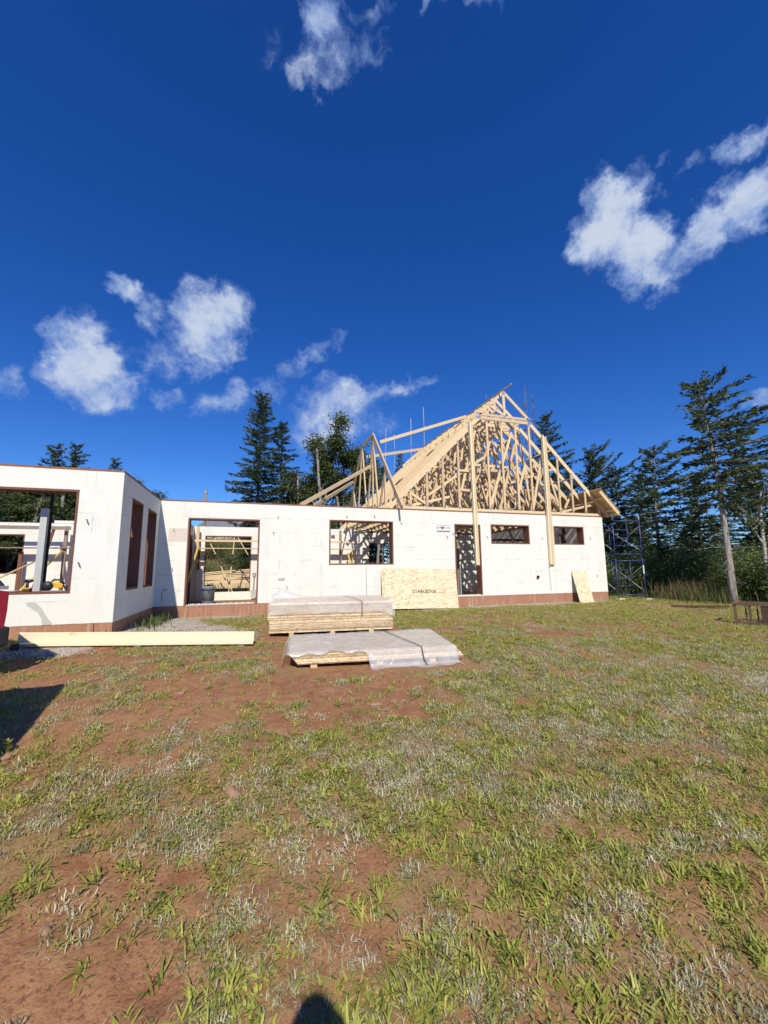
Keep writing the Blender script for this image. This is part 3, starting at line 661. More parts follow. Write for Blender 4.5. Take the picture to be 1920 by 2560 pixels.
rj = lambda s: random.uniform(-s, s)
for k in range(30):
    x0 = -.035 if 13 <= k < 17 else 0.0
    gap = .006 if k >= 13 else 0; gap += .006 if k >= 18 else 0
    sheet(F1 @ Matrix.Translation((x0+rj(.008), rj(.007), k*.0179+gap)) @ Matrix.Rotation(rj(.0015), 4, 'Z'), 'strand board sheet in the taller plastic-topped stack', 'sheets in the taller board stack')
for k in range(9):
    sheet(F2 @ Matrix.Translation((.14-.016*k+rj(.006), -.02+.004*k+rj(.018), k*.0170)) @ Matrix.Rotation(rj(.002), 4, 'Z'), 'strand board sheet in the low plastic-covered stack near the yard', 'sheets in the low board stack')
for (F, xs, lab) in ((F1, (.42, 1.22, 2.0), 'short timber bearer under the taller board stack'), (F2, (.36, 1.3, 2.1), 'short timber bearer under the low board stack')):
    for x in xs:
        p0 = F @ Vector((x, .0, -.035)); mb = MB(); mb.box((0, 0, 0), (.09, 1.2, .068)); o = mb.build('timber_bearer', m_lumy)
        o.matrix_world = F @ Matrix.Translation((x, .60, -.0365)); tag(o, lab, 'timber', lab.replace('short timber bearer', 'bearers'))
def drape(F, ztop, a0, a1, b0, b1, edge_front, na_=120, nb_=70, flare=.0, lump=None, seed=1, label='', zmin=None):
    """film laid over a board stack: the sheet's own coordinates a (along), b (front to back) fold down past the edges"""
    A = np.linspace(a0, a1, na_); B = np.linspace(0, 1, nb_); V = np.zeros((na_, nb_, 3))
    for i_, a in enumerate(A):
        lo = -edge_front(a); bb_ = lo+(b1-lo)*B
        for j_, b in enumerate(bb_):
            x, y, z = a, b, ztop+.006
            dx = max(0, a-2.45, -.01-a); dy = max(0, -.012-b); dyb = max(0, b-1.235)
            wr = (fbm(np.array([a*3+seed]), np.array([b*3+7]), seed, 3)[0]-.5)
            z += .030*abs(wr)*2*(1 if dx+dy+dyb == 0 else .3)
            if a > 2.45: x = 2.45+.25*dx+.012; z -= dx*.95
            if a < -.01: x = -.01-.45*dx-.008; z -= dx*.85
            if b < -.012: y = -.012-.015-dy*flare+.05*wr*min(1, dy*8); z -= dy*math.sqrt(max(0, 1-flare**2))
            if b > 1.235: y = 1.235+.02; z -= dyb
            if lump: z += lump(a, b)
            if zmin is not None and z < zmin:
                y -= (zmin-z)*.9; z = zmin+.004+.012*abs(wr)
            V[i_, j_] = (x, y, z)
    i_, j_ = np.meshgrid(np.arange(na_-1), np.arange(nb_-1), indexing='ij')
    Q = np.stack([i_*nb_+j_, (i_+1)*nb_+j_, (i_+1)*nb_+j_+1, i_*nb_+j_+1], -1).reshape(-1, 4)
    o = np_mesh('plastic_cover', V.reshape(-1, 3), [Q], m_film, None, True); o.matrix_world = F; return tag(o, label, 'plastic cover')
drape(F1, .56, -.05, 2.52, 0, 1.3, lambda a: .215+.10*sstep(2.25, 2.42, a)+.015*math.sin(a*9)+.02*sstep(.2, 0, a), lump=lambda a, b: .17*math.exp(-((a-.18)/.20)**2-((b-1.0)/.22)**2)+.05*math.exp(-((a-.42)/.2)**2-((b-1.1)/.2)**2), seed=3,
      label='milky plastic sheet with a bunched-up corner over the taller board stack', flare=.02)
drape(F2, .157, -.17, 2.62, 0, 1.28, lambda a: .03+.02*math.sin(a*7)+.30*sstep(1.10, 1.16, a)+.05*sstep(1.16, 2.6, a)*math.sin(a*4)+.02*math.sin(a*17), flare=.45, seed=9, zmin=-.062,
      label='milky plastic sheet spread over the low board stack down to the soil')
mb = MB()
for F, pts, lab in ((F1, ((1.55, 1.23, .572), (1.72, .4, .59), (1.80, -.03, .568), (1.80, -.045, .30)), 'black strap hanging over the front of the taller board stack'),
                    (F2, ((1.60, 1.2, .178), (1.74, .6, .185), (1.92, -.02, .176), (1.93, -.13, .02), (1.97, -.17, -.05)), 'black strap lying across the plastic on the low board stack')):
    mb = MB()
    for p_, q_ in zip(pts[:-1], pts[1:]): mb.beam(F @ Vector(p_), F @ Vector(q_), .016, .003)
    tag(mb.build('strap', m_ink), lab, 'strap')

# ------------------------------------------------------------------ long pale boards lying in front of the wing
lb0, lb1 = Vector((-1.06, -4.27, 0)), Vector((2.50, -4.70, 0)); ld = (lb1-lb0).normalized(); lnm = Vector((ld.y, -ld.x, 0))
def zb(p): return gz(p.x, p.y)
z0_, z1_ = zb(lb0)+.005, zb(lb1)+.01
for (lab, off, zc, hh, th, ex) in (('pale pine board standing on edge at the back of the long board pile', -.06, .128, .19, .038, 0.0), ('pale pine board lying along the front foot of the long board pile', .03, .052, .04, .10, .03)):
    mb = MB(); a = lb0-ld*ex-lnm*(-off); b_ = lb1-lnm*(-off)
    mb.beam((a.x, a.y, z0_+zc), (b_.x, b_.y, z1_+zc), th, hh); tag(mb.build('timber_board', m_white_lum, bevel=.003), lab, 'timber board', 'long boards in front of the wing')
for s_ in (.1, 1.8, 3.4):
    q = lb0+ld*s_; mb = MB(); mb.box((0, 0, 0), (.09, .3, .05)); o = mb.build('timber_bearer', m_grey_lum); o.location = (q.x, q.y, gz(q.x, q.y)+.008); o.rotation_euler = (0, 0, math.atan2(ld.y, ld.x)); tag(o, 'small grey timber bearer under the long pale boards', 'timber', 'bearers under the long pale boards')
mb = MB(); mb.box((0, 0, 0), (.10, .16, .10)); o = mb.build('timber_offcut', m_dark_lum); o.location = (-1.0, -4.42, gz(-1, -4.42)+.05); o.rotation_euler = (0, 0, .4); tag(o, 'dark timber offcut at the left end of the long pale boards', 'timber')

# ------------------------------------------------------------------ strand boards leaning on the wall
def leaning(name, pts, th, m, lab, group=None):
    """board through its bottom-left, bottom-right, top-right, top-left front corners"""
    a, b_, c_, d_ = [Vector(p) for p in pts]; n = (b_-a).cross(d_-a).normalized()
    mb = MB(); vs = [p-n*k for k in (0, th) for p in (a, b_, c_, d_)]
    mb.add(vs, [(0, 1, 2, 3), (7, 6, 5, 4), (0, 4, 5, 1), (1, 5, 6, 2), (2, 6, 7, 3), (3, 7, 4, 0)])
    return tag(mb.build(name, m), lab, 'board', group)
bl = leaning('strand_board_sheet', ((6.33, -.46, -.262), (8.765, -.46, -.325), (8.90, -.055, .90), (6.37, -.055, .965)), .0155, m_osb, 'big strand board sheet printed with lettering leaning on the wall beside the narrow doorway')
leaning('strand_board_sheet', ((6.28, -.425, -.262), (8.71, -.425, -.33), (8.84, -.036, .86), (6.33, -.036, .93)), .0125, m_osb, 'second strand board sheet leaning behind the printed one, a sliver showing at its left')
leaning('strand_board_sheet', ((6.25, -.40, -.27), (8.68, -.40, -.33), (8.80, -.019, .83), (6.30, -.019, .90)), .0125, m_osb, 'rearmost strand board sheet between the wall and the two other leaning sheets')
leaning('strand_board_offcut', ((13.60, -.46, -.345), (14.23, -.46, -.35), (14.36, -.02, .80), (13.71, -.02, .80)), .0125, m_osb, 'narrow strand board piece leaning on the wall under the right small window')
nx = Vector((2.435, 0, -.063)).normalized(); ny = (Vector((6.37, -.055, .965))-Vector((6.33, -.46, -.262))).normalized(); nz = nx.cross(ny)
mt = Matrix(((nx.x, ny.x, nz.x, 0), (nx.y, ny.y, nz.y, 0), (nx.z, ny.z, nz.z, 0), (0, 0, 0, 1)))
q = Vector((6.33, -.46, -.262))+nx*1.31+ny*.54+nz*.003
text_mesh('lettering', 'STABLEDGE', .14, m_ink, bl, Matrix.Translation(q) @ mt, .003, 1.12)
mb = MB(); q2 = Vector((6.33, -.46, -.262))+nx*1.75+ny*.50+nz*.003; mb.add([q2, q2+nx*.30, q2+nx*.30+ny*.006, q2+ny*.006], [(0, 1, 2, 3)]); mb.build('printed_line', m_ink, bl, local=True)
for x in (6.9, 7.7, 8.4):
    mb = MB(); mb.box((x, -.50, -.345), (.10, .12, .05)); tag(mb.build('timber_bearer', m_buckx), 'small brown block under the leaning strand boards', 'timber', 'blocks under the leaning boards')

# ------------------------------------------------------------------ scaffold beside the right end of the house
sc = thing('scaffold_tower', 'two-tier blue steel scaffold frame standing beside the right end of the house', 'scaffold', (16.35, -.35, -.33))
sdir = Vector((1.0, -.30, 0)).normalized(); s0 = Vector((15.83, -.05, 0)); s1 = s0+sdir*1.06
back = Vector((.30, 1.0, 0)).normalized()*2.1
def sframe(mb, o_, zb_, ht=1.52):
    a, b_ = s0+o_, s1+o_; up = Vector((0, 0, 1))
    for p_ in (a, b_): mb.tube([p_+up*zb_, p_+up*(zb_+ht)], .0195, 8)
    for h_ in (.20, ht-.03): mb.tube([a+up*(zb_+h_), b_+up*(zb_+h_)], .0185, 8)
    m_ = a+(b_-a)*.52; mb.tube([m_+up*(zb_+.2), m_+up*(zb_+ht-.03)], .015, 6)
    for h_ in (.53, .83, 1.15): mb.tube([a+up*(zb_+h_), m_+up*(zb_+h_)], .013, 6)
for zb_ in (-.33, 1.22):
    for o_ in (Vector((0, 0, 0)), back):
        mb = MB(); sframe(mb, o_, zb_); mb.build('end_frame', m_blue, sc, smooth=True)
    for p_ in (s0, s1):
        mb = MB(); mb.tube([p_+Vector((0, 0, zb_+.3)), p_+back+Vector((0, 0, zb_+1.3))], .011, 6); mb.tube([p_+Vector((0, 0, zb_+1.3)), p_+back+Vector((0, 0, zb_+.3))], .011, 6); mb.build('cross_brace', m_galv, sc, smooth=True)
mb = MB()
for p_ in (s0, s1):
    for zb_ in (1.16, 2.72): mb.tube([p_+Vector((0, 0, zb_)), p_+Vector((0, 0, zb_+.16))], .017, 8)
mb.build('coupling_pin', m_galv, sc, smooth=True)
mb = MB(); mb.tube([s1+Vector((.002, -.004, .66)), s1+Vector((.002, -.004, .98))], .0235, 8); mb.build('white_tape', m_white, sc)
mb = MB(); mb.beam((15.40, .45, 2.44), (16.45, .62, 2.38), .24, .045); tag(mb.build('scaffold_plank', m_dark_lum), 'dark plank lying between the house end and the blue scaffold', 'plank')
for p_, lab in ((s0, 'small pale wood pad under the left leg of the blue scaffold'), (s1, 'small pale wood pad under the right leg of the blue scaffold')):
    mb = MB(); z_ = gz(p_.x, p_.y); mb.box((p_.x+.05, p_.y-.03, z_+.02), (.30, .15, .045)); tag(mb.build('wood_pad', m_white_lum), lab, 'wood pad', 'pads under the scaffold')

# ------------------------------------------------------------------ slatted timber frame at the right edge
cr = thing('timber_crate', 'low open timber frame of upright slats lying in the grass at the right edge', 'crate', (13.1, -6.2, -.4))
c0 = on_plane(1839, 1558, 2, -.40); cdx = Vector((.42, -.907, 0)); cdy = Vector((.907, .42, 0)); c0 = Vector(c0); up = Vector((0, 0, 1))
hgt, ln, dp = .44, 1.7, .75
for o_ in (Vector((0, 0, 0)), cdy*dp):
    mb = MB()
    mb.beam(c0+o_+up*.02, c0+o_+cdx*ln+up*.02, .06, .045); mb.beam(c0+o_+up*hgt, c0+o_+cdx*ln+up*hgt, .06, .045); mb.build('rail', m_crate, cr)
for k, (t_, wd) in enumerate(((0.02, .06), (.20, .03), (.28, .045), (.40, .03), (.55, .16), (.72, .05), (.95, .04), (1.3, .06), (1.68, .06))):
    mb = MB(); mb.beam(c0+cdx*t_+cdy*(.0 if k % 2 == 0 else .12)+up*.04, c0+cdx*t_+cdy*(.0 if k % 2 == 0 else .12)+up*(hgt-.02), wd, .03, cdy); mb.build('slat', m_crate if k != 4 else m_dark_lum, cr)
for t_ in (.02, .85, 1.68):
    mb = MB(); mb.beam(c0+cdx*t_+up*.04, c0+cdx*t_+cdy*dp+up*.04, .05, .04); mb.beam(c0+cdx*t_+up*(hgt+.03), c0+cdx*t_+cdy*dp+up*(hgt+.03), .07, .02); mb.build('cross_slat', m_buckx, cr)
mb = MB(); mb.beam(c0+cdx*.35+up*.06, c0+cdx*1.2+up*(hgt-.1), .02, .03); mb.build('diagonal_slat', m_dark_lum, cr)
mb = MB(); q = on_plane(1748, 1520, 2, -.37)
mb.beam((q[0]-.5, q[1]+.5, -.33), (q[0]+.5, q[1]-.55, -.30), .12, .05); mb.beam((q[0]-.35, q[1]+.5, -.33), (q[0]+.4, q[1]-.35, -.32), .06, .04); tag(mb.build('timber_offcut', m_dark_lum), 'dark thin timber offcut lying in the grass between scaffold and crate', 'timber')

# ------------------------------------------------------------------ vehicles
m_vbody = plain('grey brown car paint', (.05, .042, .038), .25, .3, .05); m_glass = plain('dark window glass', (.012, .014, .018), .05, 0, .05); m_tail = plain('red lamp glass', (.30, .018, .04), .12, 0, .15); m_silver = plain('silver trim', (.45, .47, .48), .3, .6)
def suv(label, loc, rotz, van=False):
    """front towards local +X, rear face at local x = 0 (rear bumper end), width along Y"""
    v = thing('parked_car', label, 'car', (0, 0, 0))
    low = [(.02, .42), (.02, .62), (.06, .95), (.12, 1.06), (1.2, 1.08), (3.4, 1.06), (4.45, .92), (4.62, .72), (4.64, .42), (4.3, .30), (.25, .30)]
    def loft(sections, name, m, parent):
        mb = MB(); n = len(sections[0]); vs = [p_ for s_ in sections for p_ in s_]; fs = []
        for i_ in range(len(sections)-1):
            for k in range(n): fs.append((i_*n+k, i_*n+(k+1) % n, (i_+1)*n+(k+1) % n, (i_+1)*n+k))
        fs += [tuple(range(n-1, -1, -1)), tuple(range((len(sections)-1)*n, len(sections)*n))]
        mb.add(vs, fs); return mb.build(name, m, parent, bevel=.03, smooth=False)
    cx = lambda pr, y, k: [(2.3+(x-2.3)*k, y, z) for x, z in pr]
    loft([cx(low, -.90, .965), cx(low, -.80, 1.0), cx(low, .80, 1.0), cx(low, .90, .965)], 'body', m_vbody, v)
    gh = [(.03, 1.07), (.34, 1.50), (.95, 1.63), (2.0, 1.66), (2.55, 1.58), (3.35, 1.08)]
    if van: gh = [(.06, 1.07), (.12, 1.70), (.22, 1.82), (2.4, 1.84), (2.95, 1.74), (3.6, 1.08)]
    loft([[(x, -.895, z) if z < 1.2 else (x+.02, -.70, z) for x, z in gh], [(x, .895, z) if z < 1.2 else (x+.02, .70, z) for x, z in gh]], 'cabin', m_glass, v)
    mb = MB()
    for s_ in (-1, 1):
        for p_, q_ in (((.05, 1.08), (.36, 1.51)), ((1.35, 1.08), (1.38, 1.63)), ((2.3, 1.08), (2.28, 1.60)), ((2.56, 1.58), (3.36, 1.09))) if not van else (((.06, 1.08), (.13, 1.71)), ((1.35, 1.08), (1.38, 1.80)), ((2.96, 1.74), (3.6, 1.09))):
            mb.beam((p_[0], s_*.865, p_[1]), (q_[0], s_*.715, q_[1]), .07, .05, (0, 1, 0))
    mb.beam((.7 if not van else .2, 0, 1.645+.18*van), (2.5, 0, 1.645+.18*van), 1.42, .05); mb.build('roof', m_vbody, v, bevel=.015)
    for s_ in (-1, 1):
        mb = MB(); mb.prism([(-.012, 1.03), (.10, 1.05), (.17, 1.02), (.12, .90), (.06, .78), (.04, .58), (-.0, .55), (-.015, .8)], s_*.915-.035, s_*.915-.005 if s_ > 0 else s_*.915+.035); mb.build('taillight', m_tail, v, bevel=.01)
        mb = MB(); mb.prism([(4.40, .86), (4.60, .80), (4.62, .68), (4.42, .70)], s_*.78-.1, s_*.78+.1); mb.build('headlight', m_silver, v)
        mb = MB(); mb.box((3.0, s_*.98, 1.14), (.12, .2, .14)); mb.build('wing_mirror', m_vbody, v, bevel=.03)
        for x in (.85, 3.72):
            wb = MB(); wb.lathe([(.20, -.11), (.34, -.11), (.365, -.07), (.365, .07), (.34, .11), (.20, .11)], n=28)
            for i_ in range(len(wb.v)): a, b_, c_ = wb.v[i_]; wb.v[i_] = (x+a, s_*.83+c_, .365+b_)
            wh = wb.build('tyre', m_rub, v, smooth=True)
            wb = MB(); wb.lathe([(.0, .08), (.2, .09), (.205, .10), (.205, -.1)], n=20)
            for i_ in range(len(wb.v)): a, b_, c_ = wb.v[i_]; wb.v[i_] = (x+a, s_*(.83+c_), .365+b_)
            wb.build('rim', m_silver, wh, smooth=True)
    mb = MB(); mb.bb(-.06, .30, -.925, .925, .36, .60); mb.build('bumper', m_black, v, bevel=.03)
    mb = MB(); mb.bb(-.012, .03, -.84, .84, 1.055, 1.09); mb.bb(.0, 3.2, .896, .915, 1.055, 1.10); mb.bb(.0, 3.2, -.915, -.896, 1.055, 1.10); mb.bb(-.055, -.02, -.7, .7, .585, .60); mb.build('trim', m_silver, v)
    mb = MB(); mb.tube([(.3, 0, .34), (-.13, 0, .34)], .035, 8); mb.tube([(-.13, 0, .33), (-.13, 0, .42)], .022, 8); mb.lathe([(.0, .46), (.025, .45), (.033, .425), (.02, .4)], (-.13, 0, 0), 10); mb.build('tow_hitch', m_ink, v)
    v.location = loc; v.rotation_euler = (0, 0, rotz); return v
car = suv('dark car cut by the left picture edge, its red rear lamp beside the wing', (-.98, -5.04, 0), 0)
fa = math.atan2(-.64, -.77); car.rotation_euler = (0, 0, fa)
# put the rear corner nearest the yard (local y = +0.9) at its place
rc = Matrix.Rotation(fa, 4, 'Z') @ Vector((0, .9, 0)); car.location = (-.46-rc.x, -5.98-rc.y, gz(-1.2, -5.8)+.02)
f2 = math.atan2(-.995, .095)
rc2 = Matrix.Rotation(f2, 4, 'Z') @ Vector((.16, .70, 0))
suv('dark van parked out of the picture to the left of the photographer', (.07-rc2.x, -8.10-rc2.y, gz(-.8, -9)), f2, True)

# ------------------------------------------------------------------ inside the house
tag_g = 'wall bracing posts'
def post(x, y, z0, z1, w_, m, lab): 
    mb = MB(); mb.bb(x-w_/2, x+w_/2, y-w_*.4, y+w_*.4, z0, z1); return tag(mb.build('bracing_post', m), lab, 'post', tag_g)
post(-1.42, -2.88, -.32, 2.16, .11, m_galv, 'galvanised steel post standing just inside the wide wing window')
post(-1.375, -2.77, -.32, 2.75, .05, m_rub, 'taller dark steel post right behind the galvanised post')
post(-4.52, 6.62, -.32, 2.72, .11, m_grey_lum, 'grey timber bracing post against the wing far wall, right of the window view'); post(-5.95, 6.75, -.32, 1.72, .12, m_buck, 'brown timber post beside the far window of the wing')
post(.19, 6.72, -.32, 2.82, .12, m_lum, 'pale timber bracing post on the far wall, left of the far opening')
post(.07, 5.5, -.32, 2.35, .17, m_dark_lum, 'dark timber bracing post inside the wide doorway by its left jamb'); post(6.43, 6.75, -.32, 2.78, .1, m_grey_lum, 'grey timber bracing post seen through the middle window')
post(9.95, 1.5, -.32, 1.02, .10, m_galv, 'short steel post inside the narrow doorway'); post(9.90, 1.62, -.32, 2.15, .09, m_grey_lum, 'taller grey post inside the narrow doorway'); post(15.0, 1.9, -.3, 2.35, .12, m_grey_lum, 'grey post inside the right small window'); post(15.02, 1.7, .2, 2.9, .1, m_dark_lum, 'dark post behind the right small window')
def plank(p_, q_, w_, h_, m, lab): mb = MB(); mb.beam(p_, q_, w_, h_); return tag(mb.build('walkway_plank', m), lab, 'plank', 'bracing planks inside the house')
plank((-9, 6.60, 1.86), (-.35, 6.60, 1.86), .27, .04, m_grey_lum, 'lower walkway plank along the far wall of the wing'); plank((-9, 6.38, 2.62), (-4.3, 6.38, 2.62), .04, .13, m_grey_lum, 'top rail board along the far wall of the wing')
plank((.02, 6.60, 1.88), (7.28, 6.60, 1.88), .27, .035, m_lumx, 'lower walkway plank along the far wall behind the wide doorway'); plank((.02, 6.3, 2.19), (7.25, 6.3, 2.19), .035, .085, m_lumx, 'upper guard rail board along the far wall behind the wide doorway')
plank((8.9, 3.0, 1.95), (10.6, 3.1, 1.98), .035, .1, m_lumx, 'short rail board inside the narrow doorway'); plank((8.5, 4.0, 1.35), (11.4, 4.0, 1.35), .2, .035, m_lumx, 'walkway plank inside the narrow doorway'); plank((10.9, 1.2, 1.84), (12.6, .9, 1.84), .03, .1, m_lumx, 'rail board behind the left small window')
plank((12.0, 3.2, 2.15), (14.9, 3.6, 2.2), .1, .09, m_dark_lum, 'dark rail board behind the left small window')
def strut(p_, q_, r_, m, lab, name='brace_strut'): mb = MB(); mb.tube([p_, q_], r_, 8); return tag(mb.build(name, m, smooth=True), lab, 'brace', 'wall braces inside the house')
strut((.37, 5.6, 1.95), (.02, 4.3, -.3), .035, m_yelwood, 'yellow adjustable wall brace inside the wide doorway'); strut((.55, 6.3, 1.3), (.62, 5.5, -.3), .03, m_grey_lum, 'thin grey brace beside the yellow wall brace')
strut((-4.9, 6.5, 2.55), (-4.30, 3.6, -.3), .055, m_buck, 'brown diagonal brace on the wing far wall seen through the wide window'); strut((-4.55, 6.5, 1.75), (-5.15, 3.9, -.3), .035, m_yelwood, 'yellow diagonal brace on the wing far wall'); strut((-5.0, 5.5, 1.3), (-6.4, 4.0, .1), .03, m_lum, 'pale diagonal brace beside the far wing window')
strut((-6.2, 9.0, 1.9), (-7.8, 7.9, -.2), .07, m_buck, 'brown leaning timber outside the far wing window'); strut((6.75, 6.6, 1.7), (6.95, 5.0, -.3), .04, m_yelwood, 'yellow wall brace seen through the middle window')
strut((6.98, 6.6, 1.8), (6.78, 5.4, -.3), .022, m_yelwood, 'thin yellow brace crossing the other in the middle window'); strut((10.6, 5.0, .9), (9.3, 3.6, -.3), .04, m_dark_lum, 'dark slanting brace low inside the narrow doorway'); strut((9.6, 5, 1.6), (10.3, 4.6, .8), .03, m_lumx, 'short pale brace inside the narrow doorway'); strut((13.0, 2.0, 1.2), (13.6, 3.6, 2.8), .05, m_grey_lum, 'slanting grey timber behind the left small window')
mb = MB(); mb.bb(6.02, 6.2, 6.9, 6.99, 2.5, 2.58); tag(mb.build('timber_block', m_grey_lum), 'small timber block on the far wall seen through the middle window', 'timber block')
# brackets stacked in the doorway
for k, (z, lab) in enumerate(((1.55, 'upper dark bracing bracket by the yellow brace'), (1.12, 'lower dark bracing bracket by the yellow brace'))):
    mb = MB(); mb.bb(.30, .62, 5.75, 5.95, z, z+.18); mb.bb(.34, .40, 5.7, 5.98, z-.16, z); tag(mb.build('bracket', m_dark_lum), lab, 'bracket', 'dark brackets in the doorway')
# bin with offcuts
tc_ = thing('rubbish_bin', 'grey blue plastic bin filled with black scraps just inside the wide doorway', 'bin', (.86, 5.2, -.31))
mb = MB(); mb.lathe([(0, .0), (.19, .0), (.20, .02), (.235, .52), (.25, .525), (.252, .56), (.262, .60), (.262, .64), (.245, .645), (.235, .60), (.22, .1), (0, .08)], (.86, 5.2, -.31), 28); mb.build('body', m_bin, tc_, smooth=True)
for s_ in (-1, 1):
    mb = MB(); a = -1.35 if s_ < 0 else 1.8; cxx, cyy = .86+.27*math.cos(a), 5.2+.27*math.sin(a)
    mb.tube([(cxx-.07, cyy, .20), (cxx-.05, cyy-.03, .14), (cxx+.05, cyy-.03, .14), (cxx+.07, cyy, .20)], .014, 6); mb.build('handle', m_ink, tc_)
mb = MB(); rs = random.Random(5)
for k in range(70):
    a, r_ = rs.uniform(0, 6.28), rs.uniform(0, .18); p_ = Vector((.86+r_*math.cos(a), 5.2+r_*math.sin(a), .27+rs.uniform(0, .1))); d_ = Vector((rs.uniform(-1, 1), rs.uniform(-1, 1), rs.uniform(-.2, .7))).normalized()*rs.uniform(.06, .16); mb.beam(p_, p_+d_, .02, .01)
tag(mb.build('scraps', m_black), 'heap of black scraps filling the grey blue bin', 'scraps', None, 'stuff')
sh = thing('shovel', 'long-handled shovel with a D grip leaning at the right side inside the wide doorway', 'shovel', (2.52, 6.9, -.3))
mb = MB(); mb.tube([(2.56, 6.93, .62), (2.54, 6.86, .05)], .017, 8); mb.build('shaft', m_grey_lum, sh)
mb = MB(); mb.tube([(2.56, 6.93, .62), (2.50, 6.94, .72), (2.50, 6.945, .80), (2.62, 6.945, .80), (2.62, 6.94, .72), (2.56, 6.93, .62)], .013, 6); mb.build('grip', m_black, sh)
mb = MB(); mb.prism([(2.44, .08), (2.66, .08), (2.66, -.22), (2.62, -.3), (2.48, -.3), (2.44, -.22)], 6.80, 6.81); mb.build('blade', m_galv, sh)
# tools on the sill of the wide wing window
sill = .59
sw = thing('power_saw', 'yellow and black circular saw standing on the sill of the wide wing window', 'power tool', (-1.0, -3.25, sill))
def y_lathe(prof, c, n=20):
    mb = MB(); mb.lathe(prof, n=n)
    for i_ in range(len(mb.v)): x, y, z = mb.v[i_]; mb.v[i_] = (c[0]+x, c[1]+z, c[2]+y)
    return mb
y_lathe([(0, -.03), (.085, -.03), (.09, 0), (.085, .03), (0, .03)], (-1.10, -3.31, sill+.093)).build('blade_guard', m_black, sw, smooth=True)
mb = MB(); mb.prism([(-1.10, .10), (-1.08, .15), (-1.03, .17), (-.93, .15), (-.87, .11), (-.87, .06), (-.95, .05)], -3.30, -3.19)
mb.v = [(x, y, z+sill) for x, y, z in mb.v]; mb.build('motor_housing', m_yel, sw, bevel=.012)
mb = MB(); mb.tube([(-1.08, -3.25, sill+.14), (-1.03, -3.25, sill+.205), (-.93, -3.25, sill+.20), (-.86, -3.25, sill+.13)], .018, 8); mb.build('handle', m_black, sw, smooth=True)
mb = MB(); mb.bb(-1.17, -.80, -3.34, -3.16, sill, sill+.008); mb.build('base_plate', m_galv, sw)
mb = y_lathe([(0, -.05), (.045, -.05), (.045, .05), (0, .05)], (-.80, -3.25, sill+.055)); mb.build('battery', m_black, sw)
dr = thing('cordless_drill', 'black and yellow cordless driver standing on its battery on the wide wing window sill', 'power tool', (-1.43, -3.25, sill))
mb = MB(); mb.bb(-1.47, -1.36, -3.30, -3.21, sill+.0, sill+.05); mb.build('battery', m_dark_lum, dr, bevel=.008)
mb = MB(); mb.bb(-1.465, -1.365, -3.295, -3.215, sill+.0505, sill+.068); mb.build('battery_top', m_yel, dr)
mb = MB(); mb.tube([(-1.42, -3.25, sill+.06), (-1.425, -3.25, sill+.17)], [.022, .025], 8); mb.build('grip', m_black, dr, smooth=True)
mb = MB(); mb.tube([(-1.46, -3.25, sill+.185), (-1.37, -3.25, sill+.19), (-1.34, -3.25, sill+.19)], [.033, .03, .014], 10); mb.build('head', m_black, dr, smooth=True)
mb = MB(); mb.lathe([(0, .0), (.075, 0), (.09, .012), (.06, .022), (0, .024)], (-1.60, -3.26, sill), 16); tag(mb.build('tape_coil', m_grey_ink, smooth=True), 'flat grey coil lying beside the driver on the wing window sill', 'coil')
ny_ = thing('hanging_tool', 'yellow nail gun hanging inside the right jamb of the wide wing window', 'power tool', (-1.0, -2.6, 1.5))
mb = MB(); mb.prism([(-.99, 1.62), (-.93, 1.62), (-.94, 1.42), (-.90, 1.38), (-.93, 1.33), (-.99, 1.36)], -2.63, -2.56); mb.build('body', m_yel, ny_, bevel=.008)
mb = MB(); mb.tube([(-.965, -2.6, 1.36), (-.98, -2.6, 1.16), (-.92, -2.6, 1.10), (-.88, -2.6, 1.16), (-.89, -2.6, 1.4)], .014, 6); mb.build('handle', m_black, ny_, smooth=True)

# ------------------------------------------------------------------ behind the house
mb = MB(); rs = random.Random(9)
for k in range(12):
    z = -.28+k*.085; tag_l = 'roof truss lying flat in the pile behind the house'
    t = thing('stacked_truss', tag_l, 'roof truss', (2.2, 10.3, z), 0, 'trusses piled behind the house')
    y_ = 10.0+k*.11; xo = rs.uniform(-.1, .1)
    b1, b2 = MB(), MB()
    b1.beam((-2.2+xo, y_, z), (6.6+xo, y_, z), .038, .085); b1.build('bottom_chord', m_lumx, t)
    if k > 6:
        b2.beam((-1.0+xo, y_+.02, z+.09), (2.55+xo, y_+.02, z+.34), .038, .05); b2.beam((2.55+xo, y_+.02, z+.34), (6.2+xo, y_+.02, z+.09), .038, .05); b2.build('top_chord', m_lumx, t)
for (p_, q_, lab) in (((.55, 8.7, 2.2), (1.75, 8.1, -.3), 'left of the leaning timbers behind the far opening'), ((1.62, 8.9, 2.95), (1.45, 8.1, -.3), 'middle leaning timber behind the far opening'), ((1.45, 9.0, 3.05), (2.9, 8.3, .6), 'right leaning timber behind the far opening'), ((1.35, 9.0, 3.05), (.7, 8.8, 2.4), 'short timber above the far wall')):
    mb = MB(); mb.beam(p_, q_, .038, .13, (0, 1, 0)); tag(mb.build('leaning_timber', m_lum), lab, 'timber', 'leaning timbers behind the house')
pp = thing('utility_pole', 'plain grey wooden pole standing beyond the long white wall', 'pole', (-1.8, 28, 1.5))
mb = MB(); mb.tube([(-1.8, 28, gz(-1.8, 28)-.5), (-1.8, 28, 8.4)], [.16, .115], 10); mb.build('shaft', m_grey_lum, pp, smooth=True)
mb = MB(); mb.tube([(-1.8, 27.87, 8.1), (-1.8, 27.8, 8.1)], .05, 8); mb.build('insulator', m_white, pp)
hz_ = gz(-.3, 52)
nh = thing('neighbour_house', 'distant house with a grey roof glimpsed above the far wall through the wide doorway', 'house', (-.3, 52, hz_))
